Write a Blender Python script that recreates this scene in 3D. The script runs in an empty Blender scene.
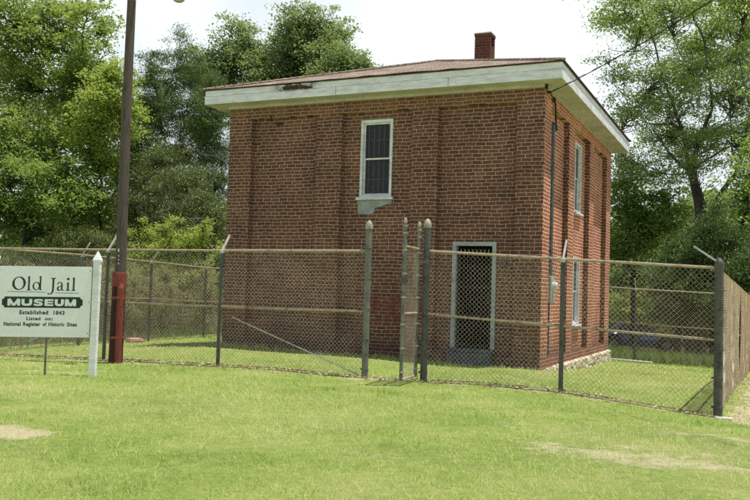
import bpy, math, random
import numpy as np
random.seed(7)
rng = np.random.default_rng(11)
SC = bpy.context.scene
COL = SC.collection

# ------------------------------------------------------------------ camera
CAM = np.array([3.8903, -16.2888, 1.3469])
YAW, PITCH, ROLL, FPX = -0.4269, 0.0504, 0.0309, 857.83      # FPX for a 750 px wide picture

def cam_axes():
    cy, sy, cp, sp = math.cos(YAW), math.sin(YAW), math.cos(PITCH), math.sin(PITCH)
    f = np.array([sy*cp, cy*cp, sp]); r = np.array([cy, -sy, 0.0]); u = np.cross(r, f)
    return (math.cos(ROLL)*r + math.sin(ROLL)*u, -math.sin(ROLL)*r + math.cos(ROLL)*u, f)
AX_R, AX_U, AX_F = cam_axes()

def at(px, py, Y):
    """world point at depth plane y = Y seen at (px, py) of the 750 x 500 photograph (layout survey)"""
    d = (px-375)/FPX*AX_R - (py-250)/FPX*AX_U + AX_F
    t = (Y-CAM[1])/d[1]
    return CAM + t*d

def mpp(Y, px=375):
    d = at(px, 290, Y) - CAM
    return float(d @ AX_F)/FPX

# ------------------------------------------------------------------ terrain
CTRL = np.array([(-10.5,-3.7,-.12),(-7.3,-3.7,-.06),(-4.75,-3.7,.0),(-1.9,-3.7,0),(1.2,-3.7,0),(3.32,-3.7,-.18),
 (-7.25,0,.10),(-3.6,0,.06),(-1,0,.0),(0,0,-.01),(0,1.2,-.12),(0,3,-.20),(0,5.5,-.27),(0,7.9,-.32),(-10.9,2,-.12),(-10.7,4.5,-.08),(3.5,8.5,-.42),(.5,10,-.44),
 (-5,10,-.2),(0,-8,0),(3.8,-9.4,0),(3.9,-16.3,-.15),(-3,-12,0),(-6,-7,0.0),(8,-6,-.3),(8,2,-.55),(2,2,-.12),(2.2,6,-.36),(-10,-10,-.05),
 (-12,12,-.1),(0,33,-1.38),(6,20,-.9),(-12,33,-.9),(-25,10,0),(20,20,-1.2),(20,0,-.8),(20,-20,-.4),(-20,-20,0),(0,60,-1.6),(-40,50,-1),(40,50,-1.6)])
def _fit_ctrl():
    d = np.hypot(CTRL[:,None,0]-CTRL[None,:,0], CTRL[:,None,1]-CTRL[None,:,1])
    K = d + np.eye(len(CTRL))*0.15
    n = len(CTRL); A = np.zeros((n+3, n+3)); A[:n,:n] = -K; A[:n,n] = 1; A[:n,n+1:] = CTRL[:,:2]; A[n:,:n] = A[:n,n:].T
    return np.linalg.solve(A, np.append(CTRL[:,2], [0,0,0]))
_W = _fit_ctrl()
def vnoise(x, y, s, seed=0):
    """smooth value noise 0..1"""
    x = np.asarray(x, float)/s; y = np.asarray(y, float)/s
    xi, yi = np.floor(x), np.floor(y); fx, fy = x-xi, y-yi
    fx = fx*fx*(3-2*fx); fy = fy*fy*(3-2*fy)
    def h(a, b):
        v = np.sin(a*127.1 + b*311.7 + seed*74.7)*43758.5453
        return v - np.floor(v)
    return (h(xi,yi)*(1-fx)+h(xi+1,yi)*fx)*(1-fy) + (h(xi,yi+1)*(1-fx)+h(xi+1,yi+1)*fx)*fy
def gz(x, y):
    x = np.atleast_1d(np.asarray(x, float)); y = np.atleast_1d(np.asarray(y, float))
    xc = np.clip(x, -45, 45); yc = np.clip(y, -22, 62)
    d = np.hypot(xc[...,None]-CTRL[:,0], yc[...,None]-CTRL[:,1])
    z = -(d @ _W[:len(CTRL)]) + _W[-3] + _W[-2]*xc + _W[-1]*yc
    return z + .03*(vnoise(x,y,1.7,3)-.5) + .012*(vnoise(x,y,.5,5)-.5)
def g1(x, y): return float(gz(x, y)[0])

# ------------------------------------------------------------------ materials
def new_mat(name):
    m = bpy.data.materials.new(name); m.use_nodes = True
    nt = m.node_tree; nt.nodes.clear()
    out = nt.nodes.new('ShaderNodeOutputMaterial'); b = nt.nodes.new('ShaderNodeBsdfPrincipled')
    nt.links.new(b.outputs[0], out.inputs[0])
    return m, nt, b, out
def N(nt, t, **kw):
    n = nt.nodes.new(t)
    for k, v in kw.items(): setattr(n, k, v)
    return n
def setin(nt, sock, v):
    if hasattr(v, 'is_output') or isinstance(v, bpy.types.NodeSocket): nt.links.new(v, sock)
    else: sock.default_value = v
def math_n(nt, op, a, b=None, c=None, clamp=False):
    n = N(nt, 'ShaderNodeMath', operation=op); n.use_clamp = clamp
    setin(nt, n.inputs[0], a)
    if b is not None: setin(nt, n.inputs[1], b)
    if c is not None: setin(nt, n.inputs[2], c)
    return n.outputs[0]
def mix_n(nt, f, a, b, mode='MIX'):
    n = N(nt, 'ShaderNodeMix', data_type='RGBA', blend_type=mode)
    setin(nt, n.inputs[0], f); setin(nt, n.inputs[6], a); setin(nt, n.inputs[7], b)
    return n.outputs[2]
def noise_n(nt, vec, scale, detail=4, rough=.6, lac=2.0):
    n = N(nt, 'ShaderNodeTexNoise'); n.inputs['Scale'].default_value = scale
    n.inputs['Detail'].default_value = detail; n.inputs['Roughness'].default_value = rough
    if vec is not None: nt.links.new(vec, n.inputs['Vector'])
    return n.outputs['Fac']
def ramp_n(nt, f, stops):
    n = N(nt, 'ShaderNodeValToRGB'); nt.links.new(f, n.inputs[0]); cr = n.color_ramp
    while len(cr.elements) < len(stops): cr.elements.new(.5)
    for e, (p, c) in zip(cr.elements, stops):
        e.position = p; e.color = (*c, 1) if len(c) == 3 else c
    return n.outputs[0]
def step_n(nt, f, lo, hi):
    n = N(nt, 'ShaderNodeMapRange'); n.interpolation_type = 'SMOOTHSTEP'
    setin(nt, n.inputs[0], f); n.inputs[1].default_value = lo; n.inputs[2].default_value = hi
    return n.outputs[0]
def bump_n(nt, b, h, dist, strength=1.0):
    n = N(nt, 'ShaderNodeBump'); n.inputs['Distance'].default_value = dist; n.inputs['Strength'].default_value = strength
    nt.links.new(h, n.inputs['Height']); nt.links.new(n.outputs[0], b.inputs['Normal'])
def objco(nt): return N(nt, 'ShaderNodeTexCoord').outputs['Object']
def worldco(nt): return N(nt, 'ShaderNodeNewGeometry').outputs['Position']

def mat_plain(name, c1, c2, scale=6, rough=.7, metal=0.0, bump=0.0, c3=None, spec=.3, stretch=None):
    """two/three tone weathered surface"""
    m, nt, b, _ = new_mat(name); co = worldco(nt)
    if stretch:
        mp = N(nt, 'ShaderNodeMapping'); mp.inputs['Scale'].default_value = stretch
        nt.links.new(co, mp.inputs[0]); co = mp.outputs[0]
    f = noise_n(nt, co, scale, 6, .65)
    st = [(.32, c1), (.68, c2)] if c3 is None else [(.3, c1), (.52, c2), (.72, c3)]
    nt.links.new(ramp_n(nt, f, st), b.inputs['Base Color'])
    b.inputs['Roughness'].default_value = rough; b.inputs['Metallic'].default_value = metal
    b.inputs['Specular IOR Level'].default_value = spec
    if bump: bump_n(nt, b, noise_n(nt, co, scale*4, 5, .7), bump)
    return m

def mat_leaf(name, stops, trans=.35, rough=.55, spec=.25):
    m, nt, b, out = new_mat(name)
    a = N(nt, 'ShaderNodeAttribute'); a.attribute_name = 'tint'
    c = ramp_n(nt, a.outputs['Fac'], stops)
    nt.links.new(c, b.inputs['Base Color']); b.inputs['Roughness'].default_value = rough
    b.inputs['Specular IOR Level'].default_value = spec
    t = N(nt, 'ShaderNodeBsdfTranslucent')
    nt.links.new(mix_n(nt, .4, c, (.55, .66, .12, 1), 'MIX') if trans > .3 else c, t.inputs[0])
    mx = N(nt, 'ShaderNodeMixShader'); mx.inputs[0].default_value = trans
    nt.links.new(b.outputs[0], mx.inputs[1]); nt.links.new(t.outputs[0], mx.inputs[2]); nt.links.new(mx.outputs[0], out.inputs[0])
    return m

def mat_brick(name, gain=1.0, red=0.0):
    m, nt, b, _ = new_mat(name)
    geo = N(nt, 'ShaderNodeNewGeometry'); sp = N(nt, 'ShaderNodeSeparateXYZ'); nt.links.new(geo.outputs['Position'], sp.inputs[0])
    sn = N(nt, 'ShaderNodeSeparateXYZ'); nt.links.new(geo.outputs['True Normal'], sn.inputs[0])
    side = math_n(nt, 'GREATER_THAN', math_n(nt, 'ABSOLUTE', sn.outputs[0]), .5)
    X, Y, Z = sp.outputs
    u = math_n(nt, 'ADD', math_n(nt, 'MULTIPLY', X, math_n(nt, 'SUBTRACT', 1.0, side)), math_n(nt, 'MULTIPLY', Y, side))
    # hand-laid wobble
    wob = math_n(nt, 'MULTIPLY', math_n(nt, 'SUBTRACT', noise_n(nt, geo.outputs['Position'], 2.2, 3, .6), .5), .055)
    wob2 = math_n(nt, 'MULTIPLY', math_n(nt, 'SUBTRACT', noise_n(nt, geo.outputs['Position'], 9.0, 2, .6), .5), .03)
    v = math_n(nt, 'ADD', Z, wob); u = math_n(nt, 'ADD', u, wob2)
    RH = .0754
    row = math_n(nt, 'FLOOR', math_n(nt, 'DIVIDE', v, RH))
    hdr = math_n(nt, 'LESS_THAN', math_n(nt, 'ABSOLUTE', math_n(nt, 'SUBTRACT', math_n(nt, 'FLOORED_MODULO', row, 7.0), 3.0)), .5)
    jit = N(nt, 'ShaderNodeTexWhiteNoise', noise_dimensions='1D'); nt.links.new(row, jit.inputs['W'])
    us = math_n(nt, 'ADD', u, math_n(nt, 'MULTIPLY', jit.outputs[0], .07))
    uu = math_n(nt, 'MULTIPLY', us, math_n(nt, 'ADD', 1.0, hdr))
    cv = N(nt, 'ShaderNodeCombineXYZ'); nt.links.new(uu, cv.inputs[0]); nt.links.new(v, cv.inputs[1])
    br = N(nt, 'ShaderNodeTexBrick'); nt.links.new(cv.outputs[0], br.inputs['Vector'])
    br.inputs['Scale'].default_value = 1; br.inputs['Brick Width'].default_value = .208; br.inputs['Row Height'].default_value = RH
    br.inputs['Mortar Size'].default_value = .0078; br.inputs['Mortar Smooth'].default_value = .35
    br.inputs['Bias'].default_value = -.1
    g = gain
    br.inputs['Color1'].default_value = (.182*g, .083*g, .063*g, 1); br.inputs['Color2'].default_value = (.100*g, .049*g, .042*g, 1)
    br.inputs['Mortar'].default_value = (.50*g, .385*g, .315*g, 1)
    c = br.outputs['Color']
    # blotchy tone and grime
    n1 = noise_n(nt, geo.outputs['Position'], 1.1, 5, .65); n2 = noise_n(nt, geo.outputs['Position'], 26, 4, .7)
    c = mix_n(nt, .8, c, ramp_n(nt, n1, [(.3, (.64, .61, .61)), (.7, (1.24, 1.17, 1.1))]), 'MULTIPLY')
    c = mix_n(nt, .7, c, ramp_n(nt, n2, [(.3, (.62, .6, .6)), (.72, (1.3, 1.28, 1.25))]), 'MULTIPLY')
    # ochre staining under the eaves
    top = math_n(nt, 'MULTIPLY', step_n(nt, Z, 4.95, 5.4), step_n(nt, noise_n(nt, geo.outputs['Position'], 2.3, 4, .6), .38, .62))
    c = mix_n(nt, math_n(nt, 'MULTIPLY', top, .34), c, (.30*g, .155*g, .062*g, 1))
    # sunlight put into the colour: side wall brick brightened and warmed
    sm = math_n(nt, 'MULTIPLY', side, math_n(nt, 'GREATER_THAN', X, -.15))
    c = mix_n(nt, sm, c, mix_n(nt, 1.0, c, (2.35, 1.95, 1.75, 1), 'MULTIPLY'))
    # darker towards the foot of the wall
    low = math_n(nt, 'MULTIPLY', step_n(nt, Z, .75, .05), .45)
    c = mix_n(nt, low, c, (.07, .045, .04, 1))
    # patch of old red paint low on the front
    px = math_n(nt, 'MULTIPLY', step_n(nt, X, -3.75, -3.55), step_n(nt, X, -2.15, -2.35))
    pz = math_n(nt, 'MULTIPLY', step_n(nt, Z, .62, .85), step_n(nt, Z, 1.38, 1.28))
    pm = math_n(nt, 'MULTIPLY', math_n(nt, 'MULTIPLY', px, pz), math_n(nt, 'LESS_THAN', Y, 1.0))
    pm = math_n(nt, 'MULTIPLY', pm, step_n(nt, noise_n(nt, geo.outputs['Position'], 3.2, 5, .7), .36, .6))
    c = mix_n(nt, math_n(nt, 'MULTIPLY', pm, .7), c, (.17, .04, .04, 1))
    # pale lime flecks
    fl = step_n(nt, noise_n(nt, geo.outputs['Position'], 14, 2, .5), .735, .77)
    c = mix_n(nt, math_n(nt, 'MULTIPLY', fl, .6), c, (.6, .52, .45, 1))
    if red: c = mix_n(nt, red, c, (.115, .034, .036, 1))
    nt.links.new(c, b.inputs['Base Color'])
    b.inputs['Roughness'].default_value = .9; b.inputs['Specular IOR Level'].default_value = .15
    h = math_n(nt, 'ADD', math_n(nt, 'MULTIPLY', br.outputs['Fac'], -1.0), math_n(nt, 'MULTIPLY', n2, .5))
    bump_n(nt, b, h, .008)
    return m

def mat_paint_white(name, base, dirt, peel=None, region=None):
    """old painted timber with grime streaks and flaking"""
    m, nt, b, _ = new_mat(name); co = worldco(nt)
    mp = N(nt, 'ShaderNodeMapping'); mp.inputs['Scale'].default_value = (1.2, 1.2, 5); nt.links.new(co, mp.inputs[0])
    f = noise_n(nt, mp.outputs[0], 2.2, 6, .68)
    c = ramp_n(nt, f, [(.34, dirt), (.62, base)])
    mp2 = N(nt, 'ShaderNodeMapping'); mp2.inputs['Scale'].default_value = (2, 2, 11); nt.links.new(co, mp2.inputs[0])
    p = noise_n(nt, mp2.outputs[0], 3.0, 6, .7)
    if peel:
        lo = .69
        pm = step_n(nt, p, lo, lo+.03)
        if region:
            sp = N(nt, 'ShaderNodeSeparateXYZ'); nt.links.new(co, sp.inputs[0])
            rm = math_n(nt, 'MULTIPLY', step_n(nt, sp.outputs[0], region[0]-.25, region[0]+.15), step_n(nt, sp.outputs[0], region[1]+.3, region[1]-.1))
            rm = math_n(nt, 'MULTIPLY', rm, step_n(nt, sp.outputs[2], 5.6, 5.7))
            pm = math_n(nt, 'MAXIMUM', pm, math_n(nt, 'MULTIPLY', step_n(nt, p, .44, .5), rm))
        c = mix_n(nt, pm, c, peel)
    nt.links.new(c, b.inputs['Base Color']); b.inputs['Roughness'].default_value = .65
    b.inputs['Specular IOR Level'].default_value = .25
    bump_n(nt, b, p, .006)
    return m

def mat_glass_dark(name, c=(.012,.016,.02)):
    m, nt, b, _ = new_mat(name); co = worldco(nt)
    nt.links.new(ramp_n(nt, noise_n(nt, co, 5, 4), [(.3, c), (.8, tuple(2.2*x for x in c))]), b.inputs['Base Color'])
    b.inputs['Roughness'].default_value = .12; b.inputs['Specular IOR Level'].default_value = .4
    return m

M = {}
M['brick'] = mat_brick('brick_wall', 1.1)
M['brick_chimney'] = mat_brick('brick_chimney', .8, .55)
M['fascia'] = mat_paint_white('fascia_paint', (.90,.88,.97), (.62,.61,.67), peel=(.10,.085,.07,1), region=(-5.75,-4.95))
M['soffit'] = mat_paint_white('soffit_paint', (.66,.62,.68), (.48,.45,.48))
M['frame'] = mat_paint_white('frame_paint', (.80,.80,.86), (.54,.55,.60), peel=(.20,.18,.15,1))
M['doorframe'] = mat_paint_white('door_frame_paint', (.42,.45,.49), (.25,.28,.30), peel=(.12,.10,.08,1))
M['plaster'] = mat_plain('cement_patch', (.22,.25,.27), (.38,.41,.44), 5, .9, bump=.006)
M['step'] = mat_plain('painted_step', (.055,.07,.08), (.13,.15,.165), 5, .85, bump=.006)
M['glass'] = mat_glass_dark('window_glass')
M['curtain'] = mat_plain('dusty_blind', (.012,.014,.014), (.05,.052,.052), 3, .9, stretch=(9,9,.5))
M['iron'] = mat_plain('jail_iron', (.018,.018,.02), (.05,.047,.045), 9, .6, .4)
M['zinc'] = mat_plain('conduit_zinc', (.06,.07,.08), (.13,.14,.155), 8, .6, .3)
M['meter'] = mat_plain('meter_enamel', (.33,.36,.36), (.48,.50,.50), 6, .5)
M['meterglass'] = mat_plain('meter_glass', (.55,.58,.58), (.75,.77,.77), 6, .15, spec=.6)
M['cable'] = mat_plain('black_cable', (.012,.012,.012), (.03,.03,.03), 9, .6)
M['galv'] = mat_plain('galvanised_post', (.045,.046,.045), (.125,.122,.112), 7, .6, .2, c3=(.08,.078,.07))
M['galvlight'] = mat_plain('galvanised_gate_post', (.085,.092,.088), (.19,.19,.172), 7, .5, .35, c3=(.27,.24,.18))
M['cap'] = mat_plain('weathered_cap', (.28,.23,.17), (.52,.48,.40), 18, .6, .1)
M['rail'] = mat_plain('rusty_rail', (.20,.13,.085), (.46,.38,.29), 9, .7, .1, c3=(.30,.21,.14))
M['railrust'] = mat_plain('rust_brown_rail', (.16,.10,.07), (.32,.23,.17), 9, .75, .1, c3=(.30,.17,.11))
M['arm'] = mat_plain('pale_barb_arm', (.40,.39,.36), (.66,.65,.61), 8, .5, .15)
M['wire'] = mat_plain('galvanised_mesh_wire', (.22,.165,.125), (.48,.42,.35), 1.3, .65, .1, c3=(.35,.24,.165))
M['wirerust'] = mat_plain('rusted_mesh_wire', (.52,.25,.17), (.78,.66,.60), 9, .8, .0, c3=(.66,.40,.30))
M['sign'] = mat_plain('sign_board_paint', (.86,.89,.93), (.95,.96,.99), 3.0, .45)
M['signpost'] = mat_paint_white('sign_post_paint', (.88,.89,.95), (.70,.72,.78), peel=(.30,.30,.27,1))
M['ink'] = mat_plain('sign_ink', (.018,.030,.026), (.035,.05,.045), 20, .5)
M['inkwhite'] = mat_plain('sign_white_ink', (.78,.90,.85), (.84,.94,.9), 20, .5)
M['polewood'] = mat_plain('creosote_pole_wood', (.045,.034,.030), (.125,.10,.09), 5, .9, bump=.01, c3=(.085,.066,.058), stretch=(6,6,.5))
M['redpaint'] = mat_plain('red_painted_pole', (.10,.026,.022), (.26,.06,.048), 7, .7, bump=.006, c3=(.17,.038,.03), stretch=(3,3,.7))
M['tar'] = mat_plain('tarred_foot', (.022,.012,.011), (.075,.026,.022), 5, .8, stretch=(4,4,.6))  # shaded side of the red sleeve, its shade put into the colour
M['lamphead'] = mat_plain('lamp_housing', (.30,.32,.34), (.42,.44,.46), 5, .4, .4)
M['lens'] = mat_plain('lamp_lens', (.40,.42,.56), (.52,.54,.68), 4, .15, spec=.6)
M['tag'] = mat_plain('pole_tag', (.45,.47,.47), (.62,.63,.62), 30, .4, .3)
M['bark'] = mat_plain('bark_dark', (.020,.016,.013), (.06,.05,.042), 6, .95, bump=.02, stretch=(5,5,1))
M['barkgrey'] = mat_plain('bark_grey', (.05,.042,.037), (.13,.115,.105), 6, .95, bump=.02, stretch=(5,5,1))
M['deadwood'] = mat_plain('dead_grey_wood', (.12,.11,.10), (.24,.225,.21), 6, .95, stretch=(5,5,1))
M['concrete'] = mat_plain('old_concrete', (.48,.48,.46), (.74,.74,.71), 6, .85, bump=.004)
M['pvc'] = mat_plain('grey_white_pipe', (.55,.56,.55), (.75,.75,.73), 5, .5)
M['pinkstone'] = mat_plain('pinkish_slab', (.42,.22,.19), (.62,.38,.34), 5, .85, bump=.01)
M['carpaint'] = mat_plain('blue_car_paint', (.025,.05,.17), (.04,.075,.24), 1.2, .25, .2, spec=.6)
M['rubber'] = mat_plain('tyre_rubber', (.012,.012,.012), (.025,.025,.025), 6, .8)
M['alloy'] = mat_plain('wheel_alloy', (.10,.105,.11), (.18,.185,.19), 6, .4, .4)
M['carglass'] = mat_glass_dark('car_glass', (.02,.026,.028))
M['headlamp'] = mat_plain('headlamp_glass', (.55,.57,.55), (.7,.72,.7), 6, .15, spec=.6)

# roof shingles: courses follow each slope
def mat_roof():
    m, nt, b, _ = new_mat('asphalt_shingles')
    geo = N(nt, 'ShaderNodeNewGeometry'); sp = N(nt, 'ShaderNodeSeparateXYZ'); nt.links.new(geo.outputs['Position'], sp.inputs[0])
    sn = N(nt, 'ShaderNodeSeparateXYZ'); nt.links.new(geo.outputs['True Normal'], sn.inputs[0])
    side = math_n(nt, 'GREATER_THAN', math_n(nt, 'ABSOLUTE', sn.outputs[0]), math_n(nt, 'ABSOLUTE', sn.outputs[1]))
    X, Y, Z = sp.outputs
    u = math_n(nt, 'ADD', math_n(nt, 'MULTIPLY', X, math_n(nt, 'SUBTRACT', 1.0, side)), math_n(nt, 'MULTIPLY', Y, side))
    v = math_n(nt, 'MULTIPLY', Z, 3.3)
    cv = N(nt, 'ShaderNodeCombineXYZ'); nt.links.new(u, cv.inputs[0]); nt.links.new(v, cv.inputs[1])
    br = N(nt, 'ShaderNodeTexBrick'); nt.links.new(cv.outputs[0], br.inputs['Vector'])
    br.inputs['Scale'].default_value = 1; br.inputs['Brick Width'].default_value = .3; br.inputs['Row Height'].default_value = .14
    br.inputs['Mortar Size'].default_value = .012; br.inputs['Mortar Smooth'].default_value = .2
    br.inputs['Color1'].default_value = (.40,.335,.275,1); br.inputs['Color2'].default_value = (.26,.215,.175,1); br.inputs['Mortar'].default_value = (.13,.095,.08,1)
    n = noise_n(nt, geo.outputs['Position'], 2.5, 6, .7)
    c = mix_n(nt, .9, br.outputs['Color'], ramp_n(nt, n, [(.3,(.7,.66,.64)),(.7,(1.35,1.3,1.28))]), 'MULTIPLY')
    nt.links.new(c, b.inputs['Base Color']); b.inputs['Roughness'].default_value = .95; b.inputs['Specular IOR Level'].default_value = .1
    bump_n(nt, b, math_n(nt, 'ADD', math_n(nt,'MULTIPLY',br.outputs['Fac'],-1.0), n), .015)
    return m
M['roof'] = mat_roof()
M['drip'] = mat_plain('roof_edge', (.035,.022,.018), (.11,.065,.05), 7, .9)

def mat_stone():
    m, nt, b, _ = new_mat('whitewashed_rubble')
    a = N(nt, 'ShaderNodeAttribute'); a.attribute_name = 'tint'
    c = ramp_n(nt, a.outputs['Fac'], [(0,(.10,.075,.05)),(.15,(.30,.23,.15)),(.35,(.62,.54,.40)),(1,(.86,.80,.66))])
    n = noise_n(nt, worldco(nt), 16, 5, .7)
    nt.links.new(mix_n(nt, .8, c, ramp_n(nt, n, [(.3,(.62,.58,.52)),(.65,(1.1,1.1,1.08))]), 'MULTIPLY'), b.inputs['Base Color'])
    b.inputs['Roughness'].default_value = .95; bump_n(nt, b, n, .012)
    return m
M['stone'] = mat_stone()

G_STOPS = [(0,(.80,.74,.46)),(.2,(.74,.76,.34)),(.5,(.55,.69,.20)),(.8,(.36,.53,.12)),(1,(.16,.30,.06))]
M['grass'] = mat_leaf('grass_blades', G_STOPS, .30, .6, .15)
def mat_ground():
    m, nt, b, _ = new_mat('lawn_soil')
    a = N(nt, 'ShaderNodeAttribute'); a.attribute_name = 'worn'
    l = N(nt, 'ShaderNodeAttribute'); l.attribute_name = 'litter'
    co = worldco(nt)
    n0 = noise_n(nt, co, .7, 5, .6); n1 = noise_n(nt, co, 9, 5, .7); n2 = noise_n(nt, co, 55, 4, .7)
    g = ramp_n(nt, math_n(nt, 'ADD', math_n(nt, 'MULTIPLY', n0, .5), math_n(nt, 'MULTIPLY', n1, .5)), [(.3,(.17,.26,.06)),(.5,(.36,.46,.12)),(.68,(.58,.58,.24))])
    g = mix_n(nt, .8, g, ramp_n(nt, n2, [(.3,(.5,.5,.5)),(.7,(1.3,1.3,1.25))]), 'MULTIPLY')
    soil = ramp_n(nt, n2, [(.3,(.46,.40,.22)),(.7,(.80,.75,.50))])
    wm = step_n(nt, math_n(nt, 'ADD', a.outputs['Fac'], math_n(nt, 'MULTIPLY', math_n(nt, 'SUBTRACT', n1, .5), .9)), .35, .75)
    c = mix_n(nt, wm, g, soil)
    lit = ramp_n(nt, n2, [(.3,(.03,.024,.016)),(.5,(.075,.058,.036)),(.72,(.15,.115,.07))])  # leaf litter, darkened further to carry the shade under the trees
    lm = step_n(nt, math_n(nt, 'ADD', l.outputs['Fac'], math_n(nt, 'MULTIPLY', math_n(nt, 'SUBTRACT', n1, .5), .8)), .35, .65)
    c = mix_n(nt, lm, c, lit)
    nt.links.new(c, b.inputs['Base Color']); b.inputs['Roughness'].default_value = 1; b.inputs['Specular IOR Level'].default_value = .05
    bump_n(nt, b, n2, .03)
    return m
M['ground'] = mat_ground()

LEAF = {
 'bright': mat_leaf('leaf_bright', [(0,(.11,.19,.05)),(.5,(.24,.35,.085)),(1,(.44,.54,.15))], .5),
 'mid':    mat_leaf('leaf_mid', [(0,(.09,.18,.05)),(.5,(.20,.33,.08)),(1,(.38,.52,.14))], .52),
 'dark':   mat_leaf('leaf_dark', [(0,(.07,.14,.05)),(.5,(.15,.25,.08)),(1,(.28,.40,.13))], .48),
 'oak':    mat_leaf('leaf_oak', [(0,(.11,.175,.085)),(.5,(.21,.30,.135)),(1,(.35,.44,.21))], .45),
 'pecan':  mat_leaf('leaf_pecan', [(0,(.24,.36,.13)),(.5,(.46,.59,.24)),(1,(.70,.79,.42))], .62),
 'juniper':mat_leaf('juniper_spray', [(0,(.055,.10,.032)),(.5,(.125,.20,.055)),(1,(.25,.34,.10))], .28),
 'olive':  mat_leaf('cedar_olive', [(0,(.085,.12,.04)),(.5,(.18,.235,.075)),(1,(.31,.36,.13))], .25),
 'brush':  mat_leaf('brush_brown', [(0,(.28,.20,.15)),(.5,(.48,.37,.28)),(.68,(.32,.36,.13)),(1,(.46,.58,.18))], .5),
 'lime':   mat_leaf('leaf_lime', [(0,(.20,.30,.06)),(.5,(.38,.49,.10)),(1,(.58,.65,.18))], .5),
 'litter': mat_leaf('fallen_leaf', [(0,(.20,.14,.09)),(.5,(.40,.31,.2)),(1,(.62,.52,.38))], .1),
}

# ------------------------------------------------------------------ mesh helpers
class MB:
    def __init__(self): self.v = []; self.f = []
    def add(self, verts, faces):
        o = len(self.v); self.v += [tuple(map(float, p)) for p in verts]; self.f += [tuple(i+o for i in q) for q in faces]
        return self
    def box(self, lo, hi):
        x0,y0,z0 = lo; x1,y1,z1 = hi
        return self.add([(x0,y0,z0),(x1,y0,z0),(x1,y1,z0),(x0,y1,z0),(x0,y0,z1),(x1,y0,z1),(x1,y1,z1),(x0,y1,z1)],
            [(0,3,2,1),(4,5,6,7),(0,1,5,4),(1,2,6,5),(2,3,7,6),(3,0,4,7)])
    def obox(self, c, ax, ay, az):
        """box from centre and three half-axis vectors"""
        c, ax, ay, az = map(np.array, (c, ax, ay, az)); vs = []
        for sz in (-1,1):
            for sx, sy in ((-1,-1),(1,-1),(1,1),(-1,1)): vs.append(c+sx*ax+sy*ay+sz*az)
        return self.add(vs, [(0,3,2,1),(4,5,6,7),(0,1,5,4),(1,2,6,5),(2,3,7,6),(3,0,4,7)])
    def tube(self, pts, rad, n=8, cap=True):
        pts = [np.array(p, float) for p in pts]
        rad = [rad]*len(pts) if not hasattr(rad, '__len__') else rad
        vs = []; fs = []; prev = None
        for i, p in enumerate(pts):
            t = pts[min(i+1, len(pts)-1)] - pts[max(i-1, 0)]; t = t/(np.linalg.norm(t)+1e-9)
            if prev is None:
                a = np.cross(t, (0,0,1)) if abs(t[2]) < .9 else np.cross(t, (1,0,0))
            else: a = prev - t*(prev @ t)
            a = a/(np.linalg.norm(a)+1e-9); prev = a; b = np.cross(t, a)
            for k in range(n):
                w = 2*math.pi*k/n; vs.append(p + rad[i]*(math.cos(w)*a + math.sin(w)*b))
        for i in range(len(pts)-1):
            for k in range(n):
                k2 = (k+1) % n; fs.append((i*n+k, i*n+k2, (i+1)*n+k2, (i+1)*n+k))
        if cap:
            fs.append(tuple(range(n-1,-1,-1))); fs.append(tuple((len(pts)-1)*n+k for k in range(n)))
        return self.add(vs, fs)
    def lathe(self, c, prof, n=16):
        """profile of (r, z) spun round a vertical axis at c"""
        vs = []; fs = []
        for r, z in prof:
            for k in range(n):
                w = 2*math.pi*k/n; vs.append((c[0]+r*math.cos(w), c[1]+r*math.sin(w), c[2]+z))
        for i in range(len(prof)-1):
            for k in range(n):
                k2 = (k+1) % n; fs.append((i*n+k, i*n+k2, (i+1)*n+k2, (i+1)*n+k))
        fs.append(tuple(range(n-1,-1,-1))); fs.append(tuple((len(prof)-1)*n+k for k in range(n)))
        return self.add(vs, fs)

def tag(o, label, cat, group=None, kind=None):
    o['label'] = label
    if cat: o['category'] = cat
    if group: o['group'] = group
    if kind: o['kind'] = kind
    return o
GROUPS = {'chain_link_fence':'chain link fences round the jail yard','hardwood_tree':'broadleaf trees around the jail yard','cedar_tree':'cedar trees beyond the fences','spreading_cedar':'low spreading cedars','shrub':'shrubs beyond the fences','brush':'brown brush along the left fence'}
def thing(name, loc, label, cat, group=None):
    group = group or GROUPS.get(name)
    o = bpy.data.objects.new(name, None); COL.objects.link(o); o.location = tuple(map(float, loc))
    o.empty_display_size = .2
    return tag(o, label, cat, group)
def world_loc(o):
    p = np.zeros(3)
    while o is not None: p += np.array(o.location); o = o.parent
    return p
def link(me, name, mat, parent=None, smooth=False):
    o = bpy.data.objects.new(name, me); COL.objects.link(o); me.materials.append(mat)
    if parent is not None: o.parent = parent
    if smooth: me.shade_smooth()
    return o
def obj(name, mb, mat, parent=None, smooth=False, bevel=0):
    off = world_loc(parent) if parent is not None else np.zeros(3)
    me = bpy.data.meshes.new(name)
    me.from_pydata([tuple(np.array(p)-off) for p in mb.v], [], mb.f); me.update()
    o = link(me, name, mat, parent, smooth)
    if bevel:
        b = o.modifiers.new('bevel', 'BEVEL'); b.width = bevel; b.segments = 2; b.limit_method = 'ANGLE'
    return o
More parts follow.
